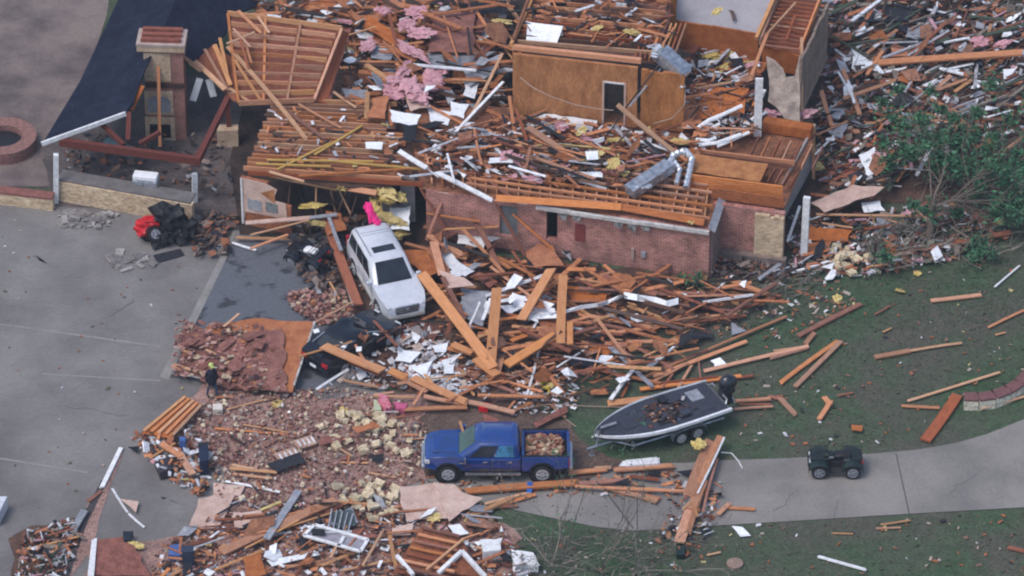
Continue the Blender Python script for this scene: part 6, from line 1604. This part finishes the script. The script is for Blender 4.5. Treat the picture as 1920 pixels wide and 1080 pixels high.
# ------------------------------------------------------------------ trees and shrubs
def crown_mesh(rr, clumps, n, leaf, name, m):
    mb = MB()
    for _ in range(n):
        c, r = rr.choice(clumps); d = Vector((rr.gauss(0, 1), rr.gauss(0, 1), rr.gauss(0, .7))); d = d.normalized() * r * abs(rr.gauss(0, .62))
        p = c + d; L = leaf * rr.uniform(.6, 1.4); M = Matrix.Translation(p) @ Matrix.Rotation(rr.uniform(0, 6.3), 4, 'Z') @ Matrix.Rotation(rr.gauss(0, .7), 4, 'X') @ Matrix.Rotation(rr.gauss(0, .7), 4, 'Y')
        mb.add([M @ Vector(q) for q in ((-L, 0, 0), (0, -L * .4, 0), (L, 0, .02), (0, L * .4, .02))], [(0, 1, 2, 3)])
    return mb.build(name, m)
def limb(mb, rr, a, d, L, r, depth, kids=3, droop=0):
    pts = [a]; dd = d.normalized()
    for i in range(4):
        dd = (dd + Vector((rr.gauss(0, .16), rr.gauss(0, .16), rr.gauss(0, .12) - droop))).normalized(); pts.append(pts[-1] + dd * L / 4)
    mb.tube(pts, [r, r * .85, r * .7, r * .55, r * .4], 5 if r > .03 else 4); ends = [pts[-1]]
    if depth:
        for k in range(kids):
            q = pts[rr.randint(1, 4)]; nd = (dd + Vector((rr.gauss(0, .6), rr.gauss(0, .6), rr.gauss(0, .4)))).normalized(); ends += limb(mb, rr, q, nd, L * rr.uniform(.5, .8), r * .5, depth - 1, kids, droop)
    return ends
rr = random.Random(77)
base = P(1742, 452, 0); tree = empty('leaning_tree', base, 0, 'leaning half stripped tree with dark green leaves among the wreckage right of the house', 'tree')
mb = MB(); mb.tube([(0, 0, 0), (.05, .1, .6), (.0, .3, 1.2), (.12, .4, 1.7)], [.2, .17, .15, .12], 9); ends = []
for d, L in ((Vector((1.6, .9, .5)), 3.6), (Vector((1.4, .3, .35)), 3.4), (Vector((1.8, 1.6, .6)), 4.2), (Vector((.5, 1.6, .9)), 3.2), (Vector((-.5, 2.0, .8)), 3.6), (Vector((1.5, -.2, .15)), 3.0), (Vector((.2, 1.0, 1.2)), 2.4)): ends += limb(mb, rr, Vector((.1, .4, 1.5)), d, L, .06, 2, 4, .03)
o = mb.build('trunk', BARK, smooth=60); o.parent = tree
cl = [(P(x, y, h) - base, r) for x, y, h, r in ((1675, 222, 1.3, .8), (1700, 235, 1.6, 1.0), (1740, 250, 2.0, 1.3), (1915, 310, 2.2, 1.2), (1930, 380, 2.0, 1.2), (1790, 320, 2.4, 1.2), (1790, 265, 2.2, 1.2), (1820, 300, 2.3, 1.2), (1870, 330, 2.2, 1.1), (1760, 290, 2.4, .9), (1690, 270, 1.6, .7), (1880, 385, 1.6, .9), (1840, 350, 1.9, .9), (1905, 360, 1.8, .8), (1800, 240, 1.8, .8), (1730, 225, 1.4, .6), (1850, 280, 1.6, .6), (1900, 410, 1.2, .7))] + [(P(rr.gauss(1790, 75), rr.gauss(290, 50), rr.uniform(.8, 2.6)) - base, rr.uniform(.3, .7)) for _ in range(26)] + [(e, .3) for e in ends[::3]]
o = crown_mesh(rr, cl, 15000, .12, 'crown', LEAF); o.parent = tree
for k, (x, y, r, n, lab) in enumerate(((1308, 540, .55, 420, 'small round green bush at the foot of the brick wall'), (1275, 535, .4, 160, 'small yellowish bush left of the green bush'), (1845, 485, .9, 700, 'low green shrub on the lawn under the leaning tree'), (1640, 470, .7, 380, 'ragged grey green shrub among limestone blocks'), (1700, 450, .8, 420, 'ragged grey green shrub left of the leaning tree trunk'), (1900, 20, 1.2, 500, 'grey green shrub at the top right corner of the wreckage'))):
    b0 = P(x, y, 0); t = empty('bush', b0, 0, lab, 'bush'); mb = MB()
    for j in range(6): limb(mb, rr, Vector((0, 0, 0)), Vector((rr.gauss(0, .5), rr.gauss(0, .5), 1)), r * 1.1, .025, 1, 2)
    o = mb.build('stems', TWIG); o.parent = t; o = crown_mesh(rr, [(Vector((rr.gauss(0, r * .4), rr.gauss(0, r * .4), r * .6)), r * .6) for _ in range(5)], n, .09, 'foliage', LEAF if k not in (3, 4, 5) else TWIG); o.parent = t
for k, (x, y, H, n, lab) in enumerate(((1128, 1075, 3.6, 3, 'bare twiggy sapling arching over the bottom edge of the lawn'), (1055, 1045, 4.6, 2, 'tall thin bare sapling standing before the driveway'), (1035, 1062, 3.2, 3, 'low forked bare sapling at the bottom of the lawn'), (1185, 1078, 2.6, 3, 'bushy bare shrub left of the fallen beams'))):
    b0 = P(x, y, 0); t = empty('bare_sapling', b0, 0, lab, 'sapling'); mb = MB(); ends = []
    for j in range((5, 2, 4, 5)[k]): ends += limb(mb, rr, Vector((rr.gauss(0, .05), rr.gauss(0, .05), 0)), Vector((rr.gauss((-.3, 0, -.2, 0)[k], (.6, .12, .5, .7)[k]), rr.gauss(0, .4), 1)), H * rr.uniform(.6, 1), .035, 2, n, (.06, 0, .03, .09)[k])
    o = mb.build('stems', TWIG, smooth=60); o.parent = t
    o = crown_mesh(rr, [(e, .3) for e in ends], (300, 160, 160, 260)[k], .07, 'foliage', TWIG if k != 1 else LEAF); o.parent = t
# fallen twigs at the right
def twigs(name, poly, n, seed, m, L=(.4, 1.4), h=(.05, .7), ang=.5):
    rr = random.Random(seed); mb = MB()
    for x, y in spots(poly, n, rr):
        a = rr.gauss(ang, .6); l = rr.uniform(*L); p = P(x, y, rr.uniform(*h)); d = Vector((math.cos(a), math.sin(a), rr.gauss(.1, .25))) * l
        mb.tube([p, p + d * .5 + Vector((0, 0, rr.gauss(0, .06))), p + d], [.018, .014, .007], 4)
    return tag(mb.build(name, m), kind='stuff')
twigs('foliage', [(1660, 210), (1930, 240), (1930, 470), (1620, 500), (1600, 440), (1720, 380)], 700, 81, TWIG)
twigs('foliage', [(1560, 0), (1930, 0), (1930, 200), (1560, 220)], 240, 82, TWIG)
twigs('foliage', [(1380, 500), (1560, 500), (1500, 560), (1400, 560)], 120, 83, TWIG, (.2, .8), (.02, .2))
twigs('grass', [(960, 990), (1240, 1010), (1230, 1090), (950, 1090)], 200, 84, TWIG, (.2, .8), (.02, .2), .2)
write_labels()
# ------------------------------------------------------------------ the hazy air
hz = MB(); hz.box((0, 60, 75), (900, 520, 156)); ho = hz.build('haze', None)
hm = bpy.data.materials.new('haze air'); hm.use_nodes = True; N = hm.node_tree.nodes; N.remove(N['Principled BSDF'])
pv = N.new('ShaderNodeVolumePrincipled'); pv.inputs['Color'].default_value = (.72, .82, 1, 1); pv.inputs['Density'].default_value = .00019
hm.node_tree.links.new(pv.outputs[0], N['Material Output'].inputs['Volume']); ho.data.materials.clear(); ho.data.materials.append(hm); tag(ho, kind='stuff')
